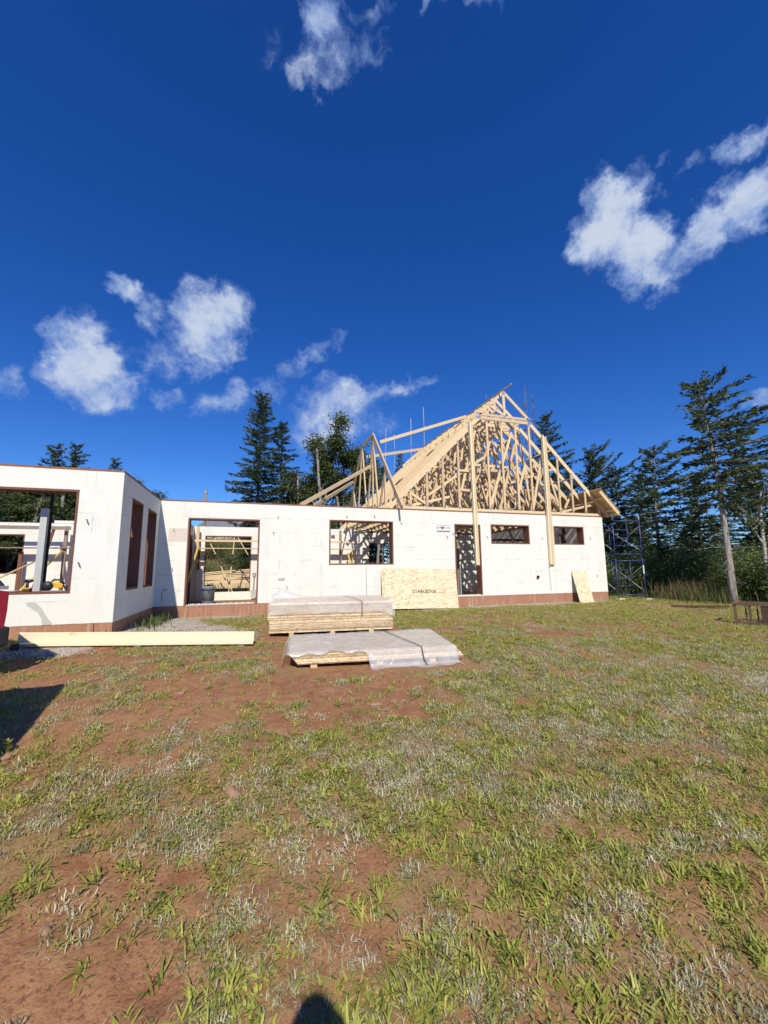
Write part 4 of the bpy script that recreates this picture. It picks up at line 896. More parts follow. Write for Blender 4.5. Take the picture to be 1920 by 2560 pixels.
mb = MB(); mb.bb(-4.4, 4.2, 49.5, 54.5, hz_-1, hz_+2.5); mb.build('wall', m_siding, nh)
mb = MB(); mb.add([(-5.0, 49, hz_+2.45), (4.8, 49, hz_+2.45), (4.8, 55, hz_+2.45), (-5.0, 55, hz_+2.45), (-2.0, 52, hz_+5.0), (1.8, 52, hz_+5.0)], [(0, 1, 5, 4), (2, 3, 4, 5), (1, 2, 5), (3, 0, 4), (3, 2, 1, 0)]); mb.build('roof', m_shingle, nh)
for x in (-2.6, .2, 2.6):
    mb = MB(); mb.bb(x-.5, x+.5, 49.46, 49.52, hz_+.8, hz_+2.0); wf = mb.build('window', m_white, nh); mb = MB(); mb.bb(x-.42, x+.42, 49.44, 49.455, hz_+.88, hz_+1.92); mb.build('pane', m_glass, wf)
# ------------------------------------------------------------------ trees
def rnd_perp(D, rng):
    v = rng.normal(size=D.shape); v -= D*np.sum(v*D, 1, keepdims=True); return v/np.maximum(np.linalg.norm(v, axis=1, keepdims=True), 1e-6)
def sprays(name, P, D, ln, wd, tint, mat, parent, rng, flat=None):
    """many small leaf-shaped faces: base, two shoulders, tip"""
    D = D/np.linalg.norm(D, axis=1, keepdims=True); S = rnd_perp(D, rng)
    if flat is not None:
        T = np.cross(D, np.array([0, 0, 1.0])); T /= np.maximum(np.linalg.norm(T, axis=1, keepdims=True), 1e-6); S = S*(1-flat)+T*flat; S /= np.linalg.norm(S, axis=1, keepdims=True)
    ln = ln[:, None]; wd = wd[:, None]
    V = np.stack([P, P+D*ln*.45+S*wd*.5, P+D*ln, P+D*ln*.5-S*wd*.5], 1).reshape(-1, 3)
    Q = np.arange(len(P)*4).reshape(-1, 4)
    o = np_mesh(name, V, [Q], mat, {'tint': ('FACE', tint)}); o.parent = parent; return o
def conifer(loc, h, rmax, seed, bare=.12, dens=1.0, wind=None, wamt=.0, lean=(0, 0), open_=.0, mat=None, bark=None, droop=.25, label='', name='spruce_tree', group=None, shape=.75, dead=14, spray=1.0):
    rng = np.random.default_rng(seed); t = thing(name, label, 'tree', loc, 0, group)
    mat = mat or m_spruce; bark = bark or m_bark
    tb_ = MB(); ph = rng.uniform(0, 6.28)
    def axis(z):
        k = z/h; return np.array([lean[0]*k*k*h+.10*math.sin(k*4+ph)*k, lean[1]*k*k*h+.10*math.cos(k*3.3+ph)*k, z])
    r0 = .021*h**.75+.025
    tb_.tube([axis(h*k/12.0) for k in range(13)], [r0*(1-.93*(k/12.0)**.9) for k in range(13)], 8)
    P, D, LN, WD, TN = [], [], [], [], []
    z = h*bare; az = rng.uniform(0, 6.28)
    while z < h*.985:
        tt = (z-h*bare)/(h*(1-bare)); nb = max(3, int(round((5.2-1.5*tt)*dens)))
        for b in range(nb):
            az += 2.399+rng.normal()*.35
            if rng.random() < open_*(1-tt*.6): continue
            prof = (1-tt)**shape*(.35+.65*min(1, tt*4+.35))
            Lb = rmax*prof*(rng.uniform(.45, 1.15))*(.55+.9*vnoise(np.array([az*1.3+seed]), np.array([z*.55]), seed)[0])+.12*h**.3
            if wind is not None: Lb *= max(.22, 1+wamt*math.cos(az-wind))
            el = .55*tt**1.5+.10-droop*(1-tt)+rng.normal()*.12
            d = np.array([math.sin(az)*math.cos(el), math.cos(az)*math.cos(el), math.sin(el)]); b0 = axis(z)
            n_ = max(3, int(Lb/.10)); s = np.linspace(.16 if Lb > .8 else .05, 1, n_)
            sag = np.array([0, 0, -1.0])*droop*.35*Lb
            pts = b0+d*(s*Lb)[:, None]+sag*(s*s)[:, None]+np.array([0, 0, .25*Lb])*(np.maximum(s-.6, 0)**2)[:, None]
            if Lb > .5: tb_.tube([b0, pts[len(pts)//2], pts[-1]], [.012+.012*Lb, .008+.004*Lb, .004], 4, False)
            m_ = int(n_*(6.0 if Lb > .5 else 8)); k = rng.integers(0, n_, m_); side = rng.normal(size=(m_, 1))*.95
            lat = np.cross(d, [0, 0, 1.0]); lat /= np.linalg.norm(lat)
            dd = d*rng.uniform(.35, 1, (m_, 1))+lat*side*.8+np.array([0, 0, 1.0])*rng.normal(size=(m_, 1))*.28+np.array([0, 0, -.14])
            P.append(pts[k]+lat*side*.05*Lb*(1.1-s[k])[:, None]+rng.normal(size=(m_, 3))*.03); D.append(dd)
            LN.append(rng.uniform(.13, .30, m_)*spray*(.75+.25*min(Lb, 1.5))); WD.append(rng.uniform(.045, .095, m_)*spray)
            base = rng.uniform(.05, .55); TN.append(np.clip(base+rng.normal(size=m_)*.16+.18*s[k], 0, 1))
        z += rng.uniform(.16, .34)*(.7+.06*h/2)
    for k in range(int(dead)):
        z = rng.uniform(.06, max(bare+.12, .3))*h; a = rng.uniform(0, 6.28); ll = rng.uniform(.3, .9)*min(1.2, rmax*.6); b0 = axis(z)
        e = b0+np.array([math.sin(a)*ll, math.cos(a)*ll, rng.uniform(-.35, .15)*ll]); tb_.tube([b0, (b0+e)/2+np.array([0, 0, .05]), e], [.014, .009, .004], 4, False)
    tb_.build('trunk', bark, t, smooth=True, local=True)
    sprays('crown', np.concatenate(P), np.concatenate(D), np.concatenate(LN), np.concatenate(WD), np.concatenate(TN), mat, t, rng, .45)
    return t
def leafy(loc, h, r, seed, label, name='leafy_tree', bark=None, mat=None, n_leaf=3600, leaf=.15, bare=.35, bare_limbs=2, cat='tree', group=None, lean=(0, 0)):
    rng = np.random.default_rng(seed); t = thing(name, label, cat, loc, 0, group); tb_ = MB(); tips = []
    def grow(p, d, ln, rad, lev, green=True):
        n_ = 4; pts = [p]; q = p
        for k in range(n_):
            d = d+rng.normal(size=3)*(.13 if lev else .05)+np.array([0, 0, .05]); d = d/np.linalg.norm(d); q = q+d*ln/n_; pts.append(q)
        tb_.tube(pts, [rad*(1-.5*k/n_) for k in range(n_+1)], 6 if lev < 2 else 4, False)
        if lev >= 1 and green: tips.extend(pts[2:] if lev == 1 else pts[1:])
        if lev == 0: tips.extend([pts[-1], pts[-1]-d*.3])
        if lev < 3:
            for k in range(3 if lev else 5):
                f = rng.uniform(bare if lev == 0 else .3, 1); i_ = min(n_-1, int(f*n_)); s_ = pts[i_]+(pts[i_+1]-pts[i_])*(f*n_-i_)
                a = rng.uniform(0, 6.28); e_ = rng.uniform(.35, 1.0); dd = np.array([math.sin(a)*math.cos(e_), math.cos(a)*math.cos(e_), math.sin(e_)])+d*.5
                grow(s_, dd/np.linalg.norm(dd), ln*rng.uniform(.35, .6)*(r/h*2.6 if lev == 0 else 1), rad*.5, lev+1, green and not (lev == 0 and k < bare_limbs))
    stems = 1 if h > 5 else 3
    for k in range(stems): grow(np.array([rng.normal()*.1*(stems > 1), rng.normal()*.1*(stems > 1), 0.0]), np.array([lean[0]+rng.normal()*.05, lean[1]+rng.normal()*.05, 1.0]), h*.82, (.0125*h+.015), 0)
    tips = np.array(tips); kz = (h-.1)/max(tips[:, 2].max()+.15, max(v[2] for v in tb_.v)); tips *= kz; tb_.v = [(v[0]*kz, v[1]*kz, v[2]*kz) for v in tb_.v]
    tb_.build('trunk', bark or m_palebark, t, smooth=True, local=True)
    k = rng.integers(0, len(tips), n_leaf); cl = rng.normal(size=(len(tips), 1))*.15+.45
    P = tips[k]+rng.normal(size=(n_leaf, 3))*np.array([.28, .28, .22])*(h/9)**.5; D = rng.normal(size=(n_leaf, 3))+np.array([0, 0, -.2])
    sprays('crown', P, D, rng.uniform(.7, 1.3, n_leaf)*leaf, rng.uniform(.5, .9, n_leaf)*leaf, np.clip(cl[k, 0]+rng.normal(size=n_leaf)*.17, 0, 1), mat or m_decid, t, rng)
    return t
def bush(loc, h, r, seed, label, mat=None, n=2600, leaf=.075, name='shrub', group=None):
    rng = np.random.default_rng(seed); t = thing(name, label, 'shrub', loc, 0, group); tb_ = MB(); P = []
    for k in range(16):
        a, e_ = rng.uniform(0, 6.28), rng.uniform(.75, 1.45); ll = h*rng.uniform(.65, 1.1); p0 = np.array([rng.normal()*r*.2, rng.normal()*r*.2, 0])
        d = np.array([math.sin(a)*math.cos(e_)*r/h*1.4, math.cos(a)*math.cos(e_)*r/h*1.4, math.sin(e_)]); pts = [p0+d*ll*s+np.array([rng.normal()*.04, rng.normal()*.04, 0]) for s in (0, .35, .7, 1)]
        tb_.tube(pts, [.013, .011, .008, .004], 4, False)
        for s in np.linspace(.12, 1, 9): P.append(p0+d*ll*s)
    P = np.array(P); k = rng.integers(0, len(P), n); cl = rng.normal(size=len(P))*.17+.45
    Q = P[k]+rng.normal(size=(n, 3))*np.array([.17, .17, .13])*(.6+.4*r); Q[:, 2] = np.maximum(Q[:, 2], .03)
    tb_.build('stems', m_bark, t, local=True)
    sprays('foliage', Q, rng.normal(size=(n, 3))+np.array([0, 0, .3]), rng.uniform(.7, 1.4, n)*leaf, rng.uniform(.45, .75, n)*leaf, np.clip(cl[k]+rng.normal(size=n)*.15, 0, 1), mat or m_shrub, t, rng)
    return t
def place(x, y, dist, sink=.1):
    """ground point below a far point and the height up to it"""
    q = at(x, y, dist); z = gz(q[0], q[1]); return (float(q[0]), float(q[1]), z-sink), float(q[2]-z+sink)
def again(src, x, y, dist, rz, label, group=None, hsrc=None, wide=1.0):
    loc, h = place(x, y, dist); c = copy_tree(src); c.location = loc; c.rotation_euler = (0, 0, rz); k = h/hsrc; c.scale = (k*wide, k*wide, k); c['label'] = label
    if group: c['group'] = group
    return c
GF = 'trees of the wood behind the house'
l, hA = place(655, 985, 30); A = conifer(l, hA, 2.35, 1, bare=.16, dens=1.25, droop=.15, shape=.55, label='tall dense dark spruce left of the bare cross truss', mat=m_pine, group=GF)
l, hB = place(708, 1055, 31); B = conifer(l, hB, 1.9, 2, bare=.38, dens=1.05, open_=.12, label='second dark spruce just right of the tallest left spruce, trunk bare below', mat=m_pine, group=GF, dead=22)
l, hC = place(147, 1112, 36); C1 = conifer(l, hC, 1.9, 3, bare=.1, label='left of the two spruce tips above the wing wall', group=GF)
l, hD = place(197, 1105, 36); D1 = conifer(l, hD, 1.7, 4, bare=.1, open_=.15, label='open spruce tip above the wing wall, taller of the pair', group=GF)
again(C1, 290, 1145, 38, 1.0, 'small lone spruce tip above the wing corner', GF, hC, .8)
leafs = []
for k, (x, y, d, r, n, bl_, lab) in enumerate(((775, 1150, 30, 1.5, 3000, 1, 'thin leafy tree beside the dark spruces'), (815, 1088, 29, 1.5, 2600, 3, 'pale bare-limbed tree with sparse leaves left of the cross truss'), (868, 1072, 31, 2.4, 9000, 1, 'full leafy tree with a rounded top left of the cross truss'), (905, 1100, 30, 1.8, 5600, 1, 'leafy tree half hidden by the left edge of the cross truss'), (748, 1170, 29, 1.5, 4200, 0, 'low leafy tree between the spruces and the pale bare tree'),
                                               (838, 1120, 32, 2.0, 6500, 0, 'leafy tree filling the gap behind the pale bare-limbed tree'), (792, 1185, 31, 1.6, 4200, 0, 'low leafy tree above the upper end of the diagonal props'), (940, 1150, 33, 1.8, 5000, 0, 'leafy tree behind the uprights of the cross truss'))):
    l, h = place(x, y, d); t = leafy(l, h, r*1.15, 60+k, lab, n_leaf=n, bare_limbs=bl_, group=GF, leaf=.17, bare=.3); leafs.append((t, h))
    if k == 0: hL0 = h
# filler conifers, each its own copy
l, hE = place(1155, 1050, 36); E1 = conifer(l, hE, 2.2, 5, bare=.2, open_=.08, label='dark spruce behind the big roof, its tip above the left roof slope', group=GF)
l, hF = place(1362, 1035, 33); F_ = conifer(l, hF, 2.6, 6, bare=.18, open_=.12, dens=1.15, wind=1.6, wamt=.3, shape=.6, label='dark spruce rising right of the roof peak', group=GF)
for (s_, hs_, x, y, d, rz, lab, wd) in ((E1, hE, 1000, 1130, 33, 2.0, 'small spruce behind the tie boards of the cross truss', .8), (B, hB, 955, 1165, 34, 1.1, 'low spruce behind the cross truss uprights', 1.0), (A, hA, 1105, 1150, 38, .7, 'spruce behind the middle of the big left roof slope', .9), (E1, hE, 1220, 1165, 38, 3.0, 'spruce behind the front trusses, left of the peak', 1.0), (F_, hF, 1295, 1185, 37, 4.0, 'spruce behind the front trusses, under the peak', .9),
                            (A, hA, 1420, 1165, 36, 2.2, 'spruce behind the lower right roof slope', .8), (C1, hC, 1175, 1150, 30, 2.6, 'short spruce deep behind the roof trusses', 1.2), (D1, hD, 1255, 1160, 31, .4, 'short open spruce deep behind the gable studs', 1.2), (C1, hC, 1335, 1150, 30, 4.4, 'short bushy spruce behind the right gable studs', 1.3)):
    again(s_, x, y, d, rz, lab, GF, hs_, wd)
def dead_tree(x, y, d, seed, label, bark, forks, r=.05, name='dead_tree'):
    l, h = place(x, y, d); rng = np.random.default_rng(seed); t = thing(name, label, 'tree', l, 0, 'dead trees behind the roof'); mb = MB()
    wx = np.cumsum(rng.normal(size=10)*.05); wy = np.cumsum(rng.normal(size=10)*.05); wx -= wx[-1]; wy -= wy[-1]; p = [np.array([wx[k], wy[k], h*k/9.0]) for k in range(10)]; mb.tube(p, [r*(1-.75*k/9)+.012 for k in range(10)], 6)
    for k in range(forks):
        f = rng.uniform(.45, .93) if bark is m_birch else rng.uniform(.74, .97); i_ = int(f*9); s_ = p[i_]+(p[i_+1]-p[i_])*(f*9-i_); a = rng.uniform(0, 6.28); ll = rng.uniform(.5, 1.9)*(1.15-f); sp_ = .16 if bark is m_birch else .5; e = s_+np.array([math.sin(a)*sp_, math.cos(a)*sp_, 1.0])*ll*(1.0 if bark is m_birch else 1.6)
        mb.tube([s_, (s_+e)/2+np.array([math.sin(a)*.14, math.cos(a)*.14, 0])*ll, e], [.026, .018, .008], 5)
    mb.build('trunk', bark, t, smooth=True, local=True); return t
dead_tree(1027, 1046, 34, 21, 'white dead birch stem beside the upper tie board, left of two', m_birch, 3); dead_tree(1058, 1018, 34, 22, 'tallest white dead birch stem above the left roof slope', m_birch, 6)
dead_tree(965, 1070, 34, 23, 'thin white dead stem just right of the cross truss peak', m_birch, 5, .04); dead_tree(985, 1085, 33, 24, 'second thin white dead stem behind the cross truss tie boards', m_birch, 4, .04)
dead_tree(1312, 965, 35, 25, 'dark bare branching tree showing right above the roof peak', m_bark, 16, .06); dead_tree(1330, 985, 34, 26, 'grey bare leaning top right of the roof peak', m_bark, 12, .06); dead_tree(1215, 985, 36, 27, 'dark bare twigs left of the roof peak', m_bark, 14, .05)
# right-hand wood
GR = 'trees right of the house'
WR = 1.9
l, hS = place(1472, 1122, 31); S_ = conifer(l, hS, 2.3, 7, bare=.25, wind=WR, wamt=.75, open_=.1, droop=-.1, shape=.5, label='windswept spruce leaning right above the eave', group=GR)
l, hT = place(1537, 1172, 31); T_ = conifer(l, hT, 1.6, 8, bare=.22, open_=.22, shape=.6, label='thin open spruce directly above the blue scaffold', group=GR)
l, hU = place(1590, 1188, 29); U_ = conifer(l, hU, 1.3, 9, bare=.15, dens=1.3, label='dense pointed spruce beside the open windswept pine', group=GR)
l, hV = place(1622, 1128, 25); V_ = conifer(l, hV, 1.8, 10, bare=.45, wind=WR, wamt=.55, open_=.28, dens=.95, shape=.42, lean=(.002, 0), bark=m_palebark, label='open windswept spruce with a bare pale trunk behind the scaffold', group=GR, dead=26, droop=.05)
# the tall leaning spruce nearest on the right
q = on_plane(1836, 1512, 2, -.36); topq = at(1748, 955, 19.2)
l = (float(q[0]), float(q[1]), gz(q[0], q[1])-.1); hW = float(topq[2]-l[2])
W_ = conifer(l, hW, 1.7, 12, bare=.42, wind=WR-.2, wamt=.42, open_=.2, dens=1.25, shape=.42, lean=((topq[0]-q[0])/hW, (topq[1]-q[1])/hW), bark=m_palebark, label='tallest ragged spruce on the right with a leaning pale trunk', group=GR, dead=34, droop=.12, spray=.9)
for k, (s_, hs_, x, y, d, rz, lab, wd) in enumerate(((U_, hU, 1735, 1185, 23, .5, 'dark spruce behind the leaning pale trunk, left side', 1.15), (A, hA, 1852, 1122, 25, .3, 'broad dark spruce right of the tallest ragged spruce', 1.0), (B, hB, 1900, 1235, 27, .9, 'spruce at the right picture edge with layered boughs', 1.25), 
                                                 (U_, hU, 1650, 1335, 22, 1.7, 'young dense spruce low behind the scaffold, right', 1.5), (C1, hC, 1600, 1325, 25, 3.0, 'young spruce low behind the scaffold, middle', 1.5), (C1, hC, 1708, 1320, 22.5, 5.0, 'young broad spruce behind the tall dry grass', 1.6), (U_, hU, 1545, 1345, 27, 4.1, 'young spruce low between house end and scaffold', 1.4), (D1, hD, 1780, 1290, 24, .8, 'young spruce behind the base of the leaning trunk', 1.3), 
                                                 (T_, hT, 1512, 1260, 34, 1.2, 'far spruce tip just right of the house corner', 1.2), (E1, hE, 1945, 1150, 24, 1.2, 'spruce just outside the right picture edge', 1.0), (F_, hF, 2050, 1080, 27, 2.2, 'tall spruce outside the picture to the right', 1.0), (C1, hC, 1870, 1345, 27, 2.0, 'young spruce low behind the birch at the right edge', 1.6), )):
    again(s_, x, y, d, rz, lab, GR, hs_, wd)
q = on_plane(1918, 1512, 2, -.36)
leafy((float(q[0])+.15, float(q[1]), gz(q[0], q[1])-.1), 5.2, 1.3, 91, 'slim white-barked birch at the right picture edge', 'birch_tree', m_birch, n_leaf=900, leaf=.11, bare=.5, bare_limbs=0, group=GR)
# far wood seen through the wing window and round the site
GL = 'trees beyond the wing'
srcs = ((C1, hC), (D1, hD), (U_, hU), (B, hB), (leafs[2][0], leafs[2][1]), (leafs[4][0], leafs[4][1]))
rs = random.Random(4); n_l = 0
for row, (d0, cnt) in enumerate(((26, 11), (29, 13), (33, 14), (37, 14))):
    for k in range(cnt):
        x = -260+k*(620/cnt)+rs.uniform(-18, 18); d = d0+rs.uniform(-1.5, 1.5); s_, hs_ = srcs[(k*5+row*2) % 6 if rs.random() < .8 else 4]
        ytop = rs.uniform(1188, 1232) if x < 290 else rs.uniform(1290, 1330)
        again(s_, x, ytop, d, rs.uniform(0, 6), 'tree of the dense wood seen through the wide wing window', GL, hs_, rs.uniform(1.4, 2.1)); n_l += 1
for k in range(16):
    x = 390+k*40+rs.uniform(-12, 12); s_, hs_ = srcs[k % 6]
    if x > 640: again(s_, x, rs.uniform(1230, 1290), rs.uniform(36, 44), rs.uniform(0, 6), 'low tree of the wood behind the middle of the house', 'low trees behind the house', hs_, rs.uniform(1.2, 1.6))
for k in range(22):
    x = 1080+k*40+rs.uniform(-14, 14); s_, hs_ = srcs[(k*3) % 6]
    again(s_, x, rs.uniform(1290, 1370), rs.uniform(40, 50), rs.uniform(0, 6), 'far tree of the wood behind the roof and scaffold', 'far trees behind the house', hs_, rs.uniform(1.1, 1.6))
# shrubs
b0 = bush((20.5, 2.2, gz(20.5, 2.2)), 2.0, 1.4, 101, 'broad green shrub behind the blue scaffold', n=3400); b1 = bush((21.5, .2, gz(21.5, .2)), 1.5, 1.2, 102, 'yellowish shrub right of the blue scaffold', n=2600); b2 = bush((-1.5, 13, gz(-1.5, 13)), 1.3, 1.0, 103, 'bush in the rough meadow behind the house', m_dryweed, 1800, .09)
bs = (b0, b1, b2)
for k in range(40):
    x = 1500+k*12+rs.uniform(-9, 9); d = rs.uniform(19.5, 25) if k % 3 else rs.uniform(18.6, 20.5)
    if 1670 < x < 1810 and d < 21: d += 2.5
    if x < 1670: d = max(d, 21.2)
    q = at(x, 1480, d); s_ = bs[k % 2]; c = copy_tree(s_); c.location = (q[0], q[1], gz(q[0], q[1])-.05); sc_ = rs.uniform(.55, 1.15)*(1.0 if x < 1850 else 1.25); c.scale = (sc_*rs.uniform(.9, 1.3), sc_*rs.uniform(.9, 1.3), sc_); c.rotation_euler = (0, 0, rs.uniform(0, 6)); c['label'] = 'leafy shrub in the thicket along the right edge of the yard'; c['group'] = 'shrubs of the thicket right of the house'
for k in range(64):
    y = rs.uniform(11.5, 34); x = rs.uniform(-16, 11)
    if 9.5 < y < 12 and -1 < x < 7: continue
    s_ = bs[2] if k % 3 else bs[1]; c = copy_tree(s_); sc_ = rs.uniform(.6, 1.4); c.location = (x, y, gz(x, y)-.05); c.scale = (sc_*1.3, sc_*1.3, sc_); c.rotation_euler = (0, 0, rs.uniform(0, 6)); c['label'] = 'bush in the rough meadow behind the house'; c['group'] = 'bushes of the meadow behind the house'
b2['group'] = 'bushes of the meadow behind the house'; b0['group'] = b1['group'] = 'shrubs of the thicket right of the house'

# ------------------------------------------------------------------ grass and weeds
def blades(name, P, az, el, delv, daz, ln, wd, tint, nseg, mat, label, kind='stuff', cat='grass'):
    n = len(P); p = P.copy(); V = np.zeros((n, 2*nseg+1, 3)); a = az.copy(); e = el.copy()
    for s in range(nseg+1):
        w_ = wd*(1-.15*s if s < nseg else 0)*(1.0 if s else .7)
        side = np.stack([np.cos(a), -np.sin(a), np.zeros(n)], 1)
        if s < nseg: V[:, 2*s] = p-side*(w_/2)[:, None]; V[:, 2*s+1] = p+side*(w_/2)[:, None]
        else: V[:, 2*s] = p
        p = p+np.stack([np.sin(a)*np.cos(e), np.cos(a)*np.cos(e), np.sin(e)], 1)*(ln/nseg)[:, None]; a = a+daz; e = e-delv
    b = (np.arange(n)*(2*nseg+1))[:, None]; fl = []
    Q = [np.stack([b[:, 0]+2*s, b[:, 0]+2*s+1, b[:, 0]+2*s+3, b[:, 0]+2*s+2], 1) for s in range(nseg-1)]
    if Q: fl.append(np.stack(Q, 1).reshape(-1, 4))
    T = np.stack([b[:, 0]+2*nseg-2, b[:, 0]+2*nseg-1, b[:, 0]+2*nseg], 1); fl.append(T)
    tt = [np.repeat(tint, nseg-1)] if nseg > 1 else []
    o = np_mesh(name, V.reshape(-1, 3), fl, mat, {'tint': ('FACE', np.concatenate(tt+[tint]))}); return tag(o, label, cat, None, kind)
def free(x, y):
    """open ground only: no house, stacks, boards"""
    ok = ~((y > -.03) & (x > -9.4) & (x < W+.05) & (y < 9)) & ~((y > -LW-.03) & (x < .02))
    ok &= ~((x > 2.65) & (x < 5.6) & (y > -4.5+.11*(2.8-x)) & (y < -2.6)); ok &= ~((x > 2.75) & (x < 5.65) & (y < -4.85) & (y > -6.75+.12*(2.8-x)))
    ok &= ~((np.abs(y+4.42+.12*(x-.7)) < .17) & (x > -1.1) & (x < 2.52)); return ok
def scatter(r0, r1, per_m2, rng, field):
    n = int(per_m2*.5*(r1*r1-r0*r0)*2*R(60)); r = np.sqrt(rng.uniform(r0*r0, r1*r1, n)); a = YAW+rng.uniform(-R(60), R(60), n)
    x = CAM[0]+r*np.sin(a); y = CAM[1]+r*np.cos(a); k = (rng.random(n) < field(x, y)) & free(x, y) & (rng.random(n) > gravel_d(x, y)*.9); return x[k], y[k]
def f_green(x, y): return turf_d(x, y)*(.55+.75*sstep(.5, 5.5, x))*sstep(.36, .60, .45*fbm(x*1.3+9, y*1.3, 51, 2)+.55*fbm(x*4.2+9, y*4.2, 53, 2))+.05
def f_dry(x, y): return sstep(.18, .6, turf_d(x, y))*sstep(.38, .62, .45*fbm(x*1.1+40, y*1.1+3, 61, 2)+.55*fbm(x*4.6+4, y*4.6, 63, 2))*(.8+.45*sstep(2, 6, x))+.02
def f_mat(x, y): return sstep(.15, .75, turf_d(x, y))*(.25+.75*sstep(.35, .58, fbm(x*3, y*3, 71, 2)))+.008
def zone(r0, r1, dens_, nb, nseg, size, label_sfx):
    rng = np.random.default_rng(int(r0*100)+5)
    # broad green blades in star-shaped tufts
    x, y = scatter(r0, r1, dens_[0], rng, f_green); n = len(x); k = nb[0]; big = rng.uniform(.55, 1.35, n)
    X = np.repeat(x, k); Y = np.repeat(y, k); Bg = np.repeat(big, k); m = len(X); X = X+rng.normal(size=m)*.018; Y = Y+rng.normal(size=m)*.018
    P = np.stack([X, Y, ground_z(X, Y)-.004], 1); tn = np.clip(np.repeat(rng.normal(size=n)*.2+.45, k)+rng.normal(size=m)*.14, 0, 1)
    blades('grass', P, rng.uniform(0, 6.28, m), rng.uniform(.1, 1.1, m), rng.uniform(.0, .45, m)*2/nseg, rng.normal(size=m)*.12, rng.uniform(.03, .08, m)*Bg*size, rng.uniform(.0055, .0105, m)*size, tn, nseg, m_grass, 'green broad-bladed grass tufts '+label_sfx)
    # pale dead curled wisps
    x, y = scatter(r0, r1, dens_[1], rng, f_dry); n = len(x); k = nb[1]
    X = np.repeat(x, k); Y = np.repeat(y, k); m = len(X); sp = np.repeat(rng.uniform(.4, 1.2, n), k); X = X+rng.normal(size=m)*.036*sp; Y = Y+rng.normal(size=m)*.036*sp
    P = np.stack([X, Y, ground_z(X, Y)+rng.uniform(-.004, .012, m)], 1); tn = np.clip(np.repeat(rng.normal(size=n)*.22+.5, k)+rng.normal(size=m)*.2, 0, 1)
    blades('dead_weeds', P, rng.uniform(0, 6.28, m), rng.uniform(.2, 1.4, m), rng.uniform(-.3, 1.1, m)*2/nseg, rng.normal(size=m)*1.0*2/nseg, rng.uniform(.018, .05, m)*size*(.6+.5*sp), rng.uniform(.0032, .0068, m)*size, tn, nseg, m_drygrass, 'pale dead curled weeds '+label_sfx, cat='weeds')
    # short mixed turf
    x, y = scatter(r0, r1, dens_[2], rng, f_mat); n = len(x); k = nb[2]
    X = np.repeat(x, k); Y = np.repeat(y, k); m = len(X); X = X+rng.normal(size=m)*.03; Y = Y+rng.normal(size=m)*.03
    P = np.stack([X, Y, ground_z(X, Y)-.003], 1); tn = np.clip(np.repeat(rng.random(n), k)*.8+rng.normal(size=m)*.2+.1, 0, 1)
    blades('grass', P, rng.uniform(0, 6.28, m), rng.uniform(.15, 1.2, m), rng.uniform(-.2, .7, m), rng.normal(size=m)*.6, rng.uniform(.02, .062, m)*size, rng.uniform(.0035, .007, m)*size, tn, max(1, nseg-1), m_thatch, 'short mixed turf '+label_sfx)
def clumps(r0, r1, dens_, seed):
    rng = np.random.default_rng(seed)
    # large flat star tufts
    x, y = scatter(r0, r1, dens_[0], rng, f_green); n = len(x); k = 13; X = np.repeat(x, k)+rng.normal(size=n*k)*.012; Y = np.repeat(y, k)+rng.normal(size=n*k)*.012; m = n*k
    P = np.stack([X, Y, ground_z(X, Y)+rng.uniform(0, .02, m)], 1); tn = np.clip(np.repeat(rng.normal(size=n)*.2+.55, k)+rng.normal(size=m)*.12, 0, 1); bg_ = np.repeat(rng.uniform(.6, 1.2, n), k)
    blades('grass', P, rng.uniform(0, 6.28, m), rng.uniform(.05, 1.0, m), rng.uniform(.05, .3, m), rng.normal(size=m)*.08, rng.uniform(.04, .095, m)*bg_, rng.uniform(.007, .012, m)*bg_, tn, 3, m_grass, 'large flat star-shaped green grass tufts on the soil')
    # tangled pale clumps
    x, y = scatter(r0, r1, dens_[1], rng, f_dry); n = len(x); k = 64; sp = np.repeat(rng.uniform(.5, 1.3, n), k); m = n*k; X = np.repeat(x, k)+rng.normal(size=m)*.05*sp; Y = np.repeat(y, k)+rng.normal(size=m)*.04*sp
    P = np.stack([X, Y, ground_z(X, Y)+np.abs(rng.normal(size=m))*.022*sp], 1); tn = np.clip(np.repeat(rng.normal(size=n)*.15+.7, k)+rng.normal(size=m)*.2, 0, 1)
    blades('dead_weeds', P, rng.uniform(0, 6.28, m), rng.uniform(-.3, 1.2, m), rng.uniform(-.6, .9, m), rng.normal(size=m)*1.1, rng.uniform(.02, .05, m)*sp, rng.uniform(.0035, .007, m), tn, 3, m_drygrass, 'tangled pale clumps of dead weeds on the soil', cat='weeds')
def leaflets(r0, r1, dens_, seed):
    rng = np.random.default_rng(seed); x, y = scatter(r0, r1, dens_, rng, lambda x, y: sstep(.2, .7, turf_d(x, y))*sstep(.36, .6, fbm(x*3.1+70, y*3.1, 83, 2))); n = len(x); k = 11
    X = np.repeat(x, k)+rng.normal(size=n*k)*.025; Y = np.repeat(y, k)+rng.normal(size=n*k)*.025; m = n*k
    P = np.stack([X, Y, ground_z(X, Y)+rng.uniform(0, .03, m)], 1); tn = np.clip(np.repeat(rng.normal(size=n)*.25+.5, k)+rng.normal(size=m)*.12, 0, 1)
    blades('low_weeds', P, rng.uniform(0, 6.28, m), rng.uniform(-.1, .8, m), rng.uniform(-.1, .5, m), np.zeros(m), rng.uniform(.014, .034, m), rng.uniform(.008, .015, m), tn, 3, m_grass, 'low small-leaved green weeds between the grass tufts', cat='weeds')
leaflets(.75, 5, 150, 811); leaflets(5, 11, 110, 812)
clumps(.75, 5, (42, 24), 701); clumps(5, 10, (36, 16), 702)
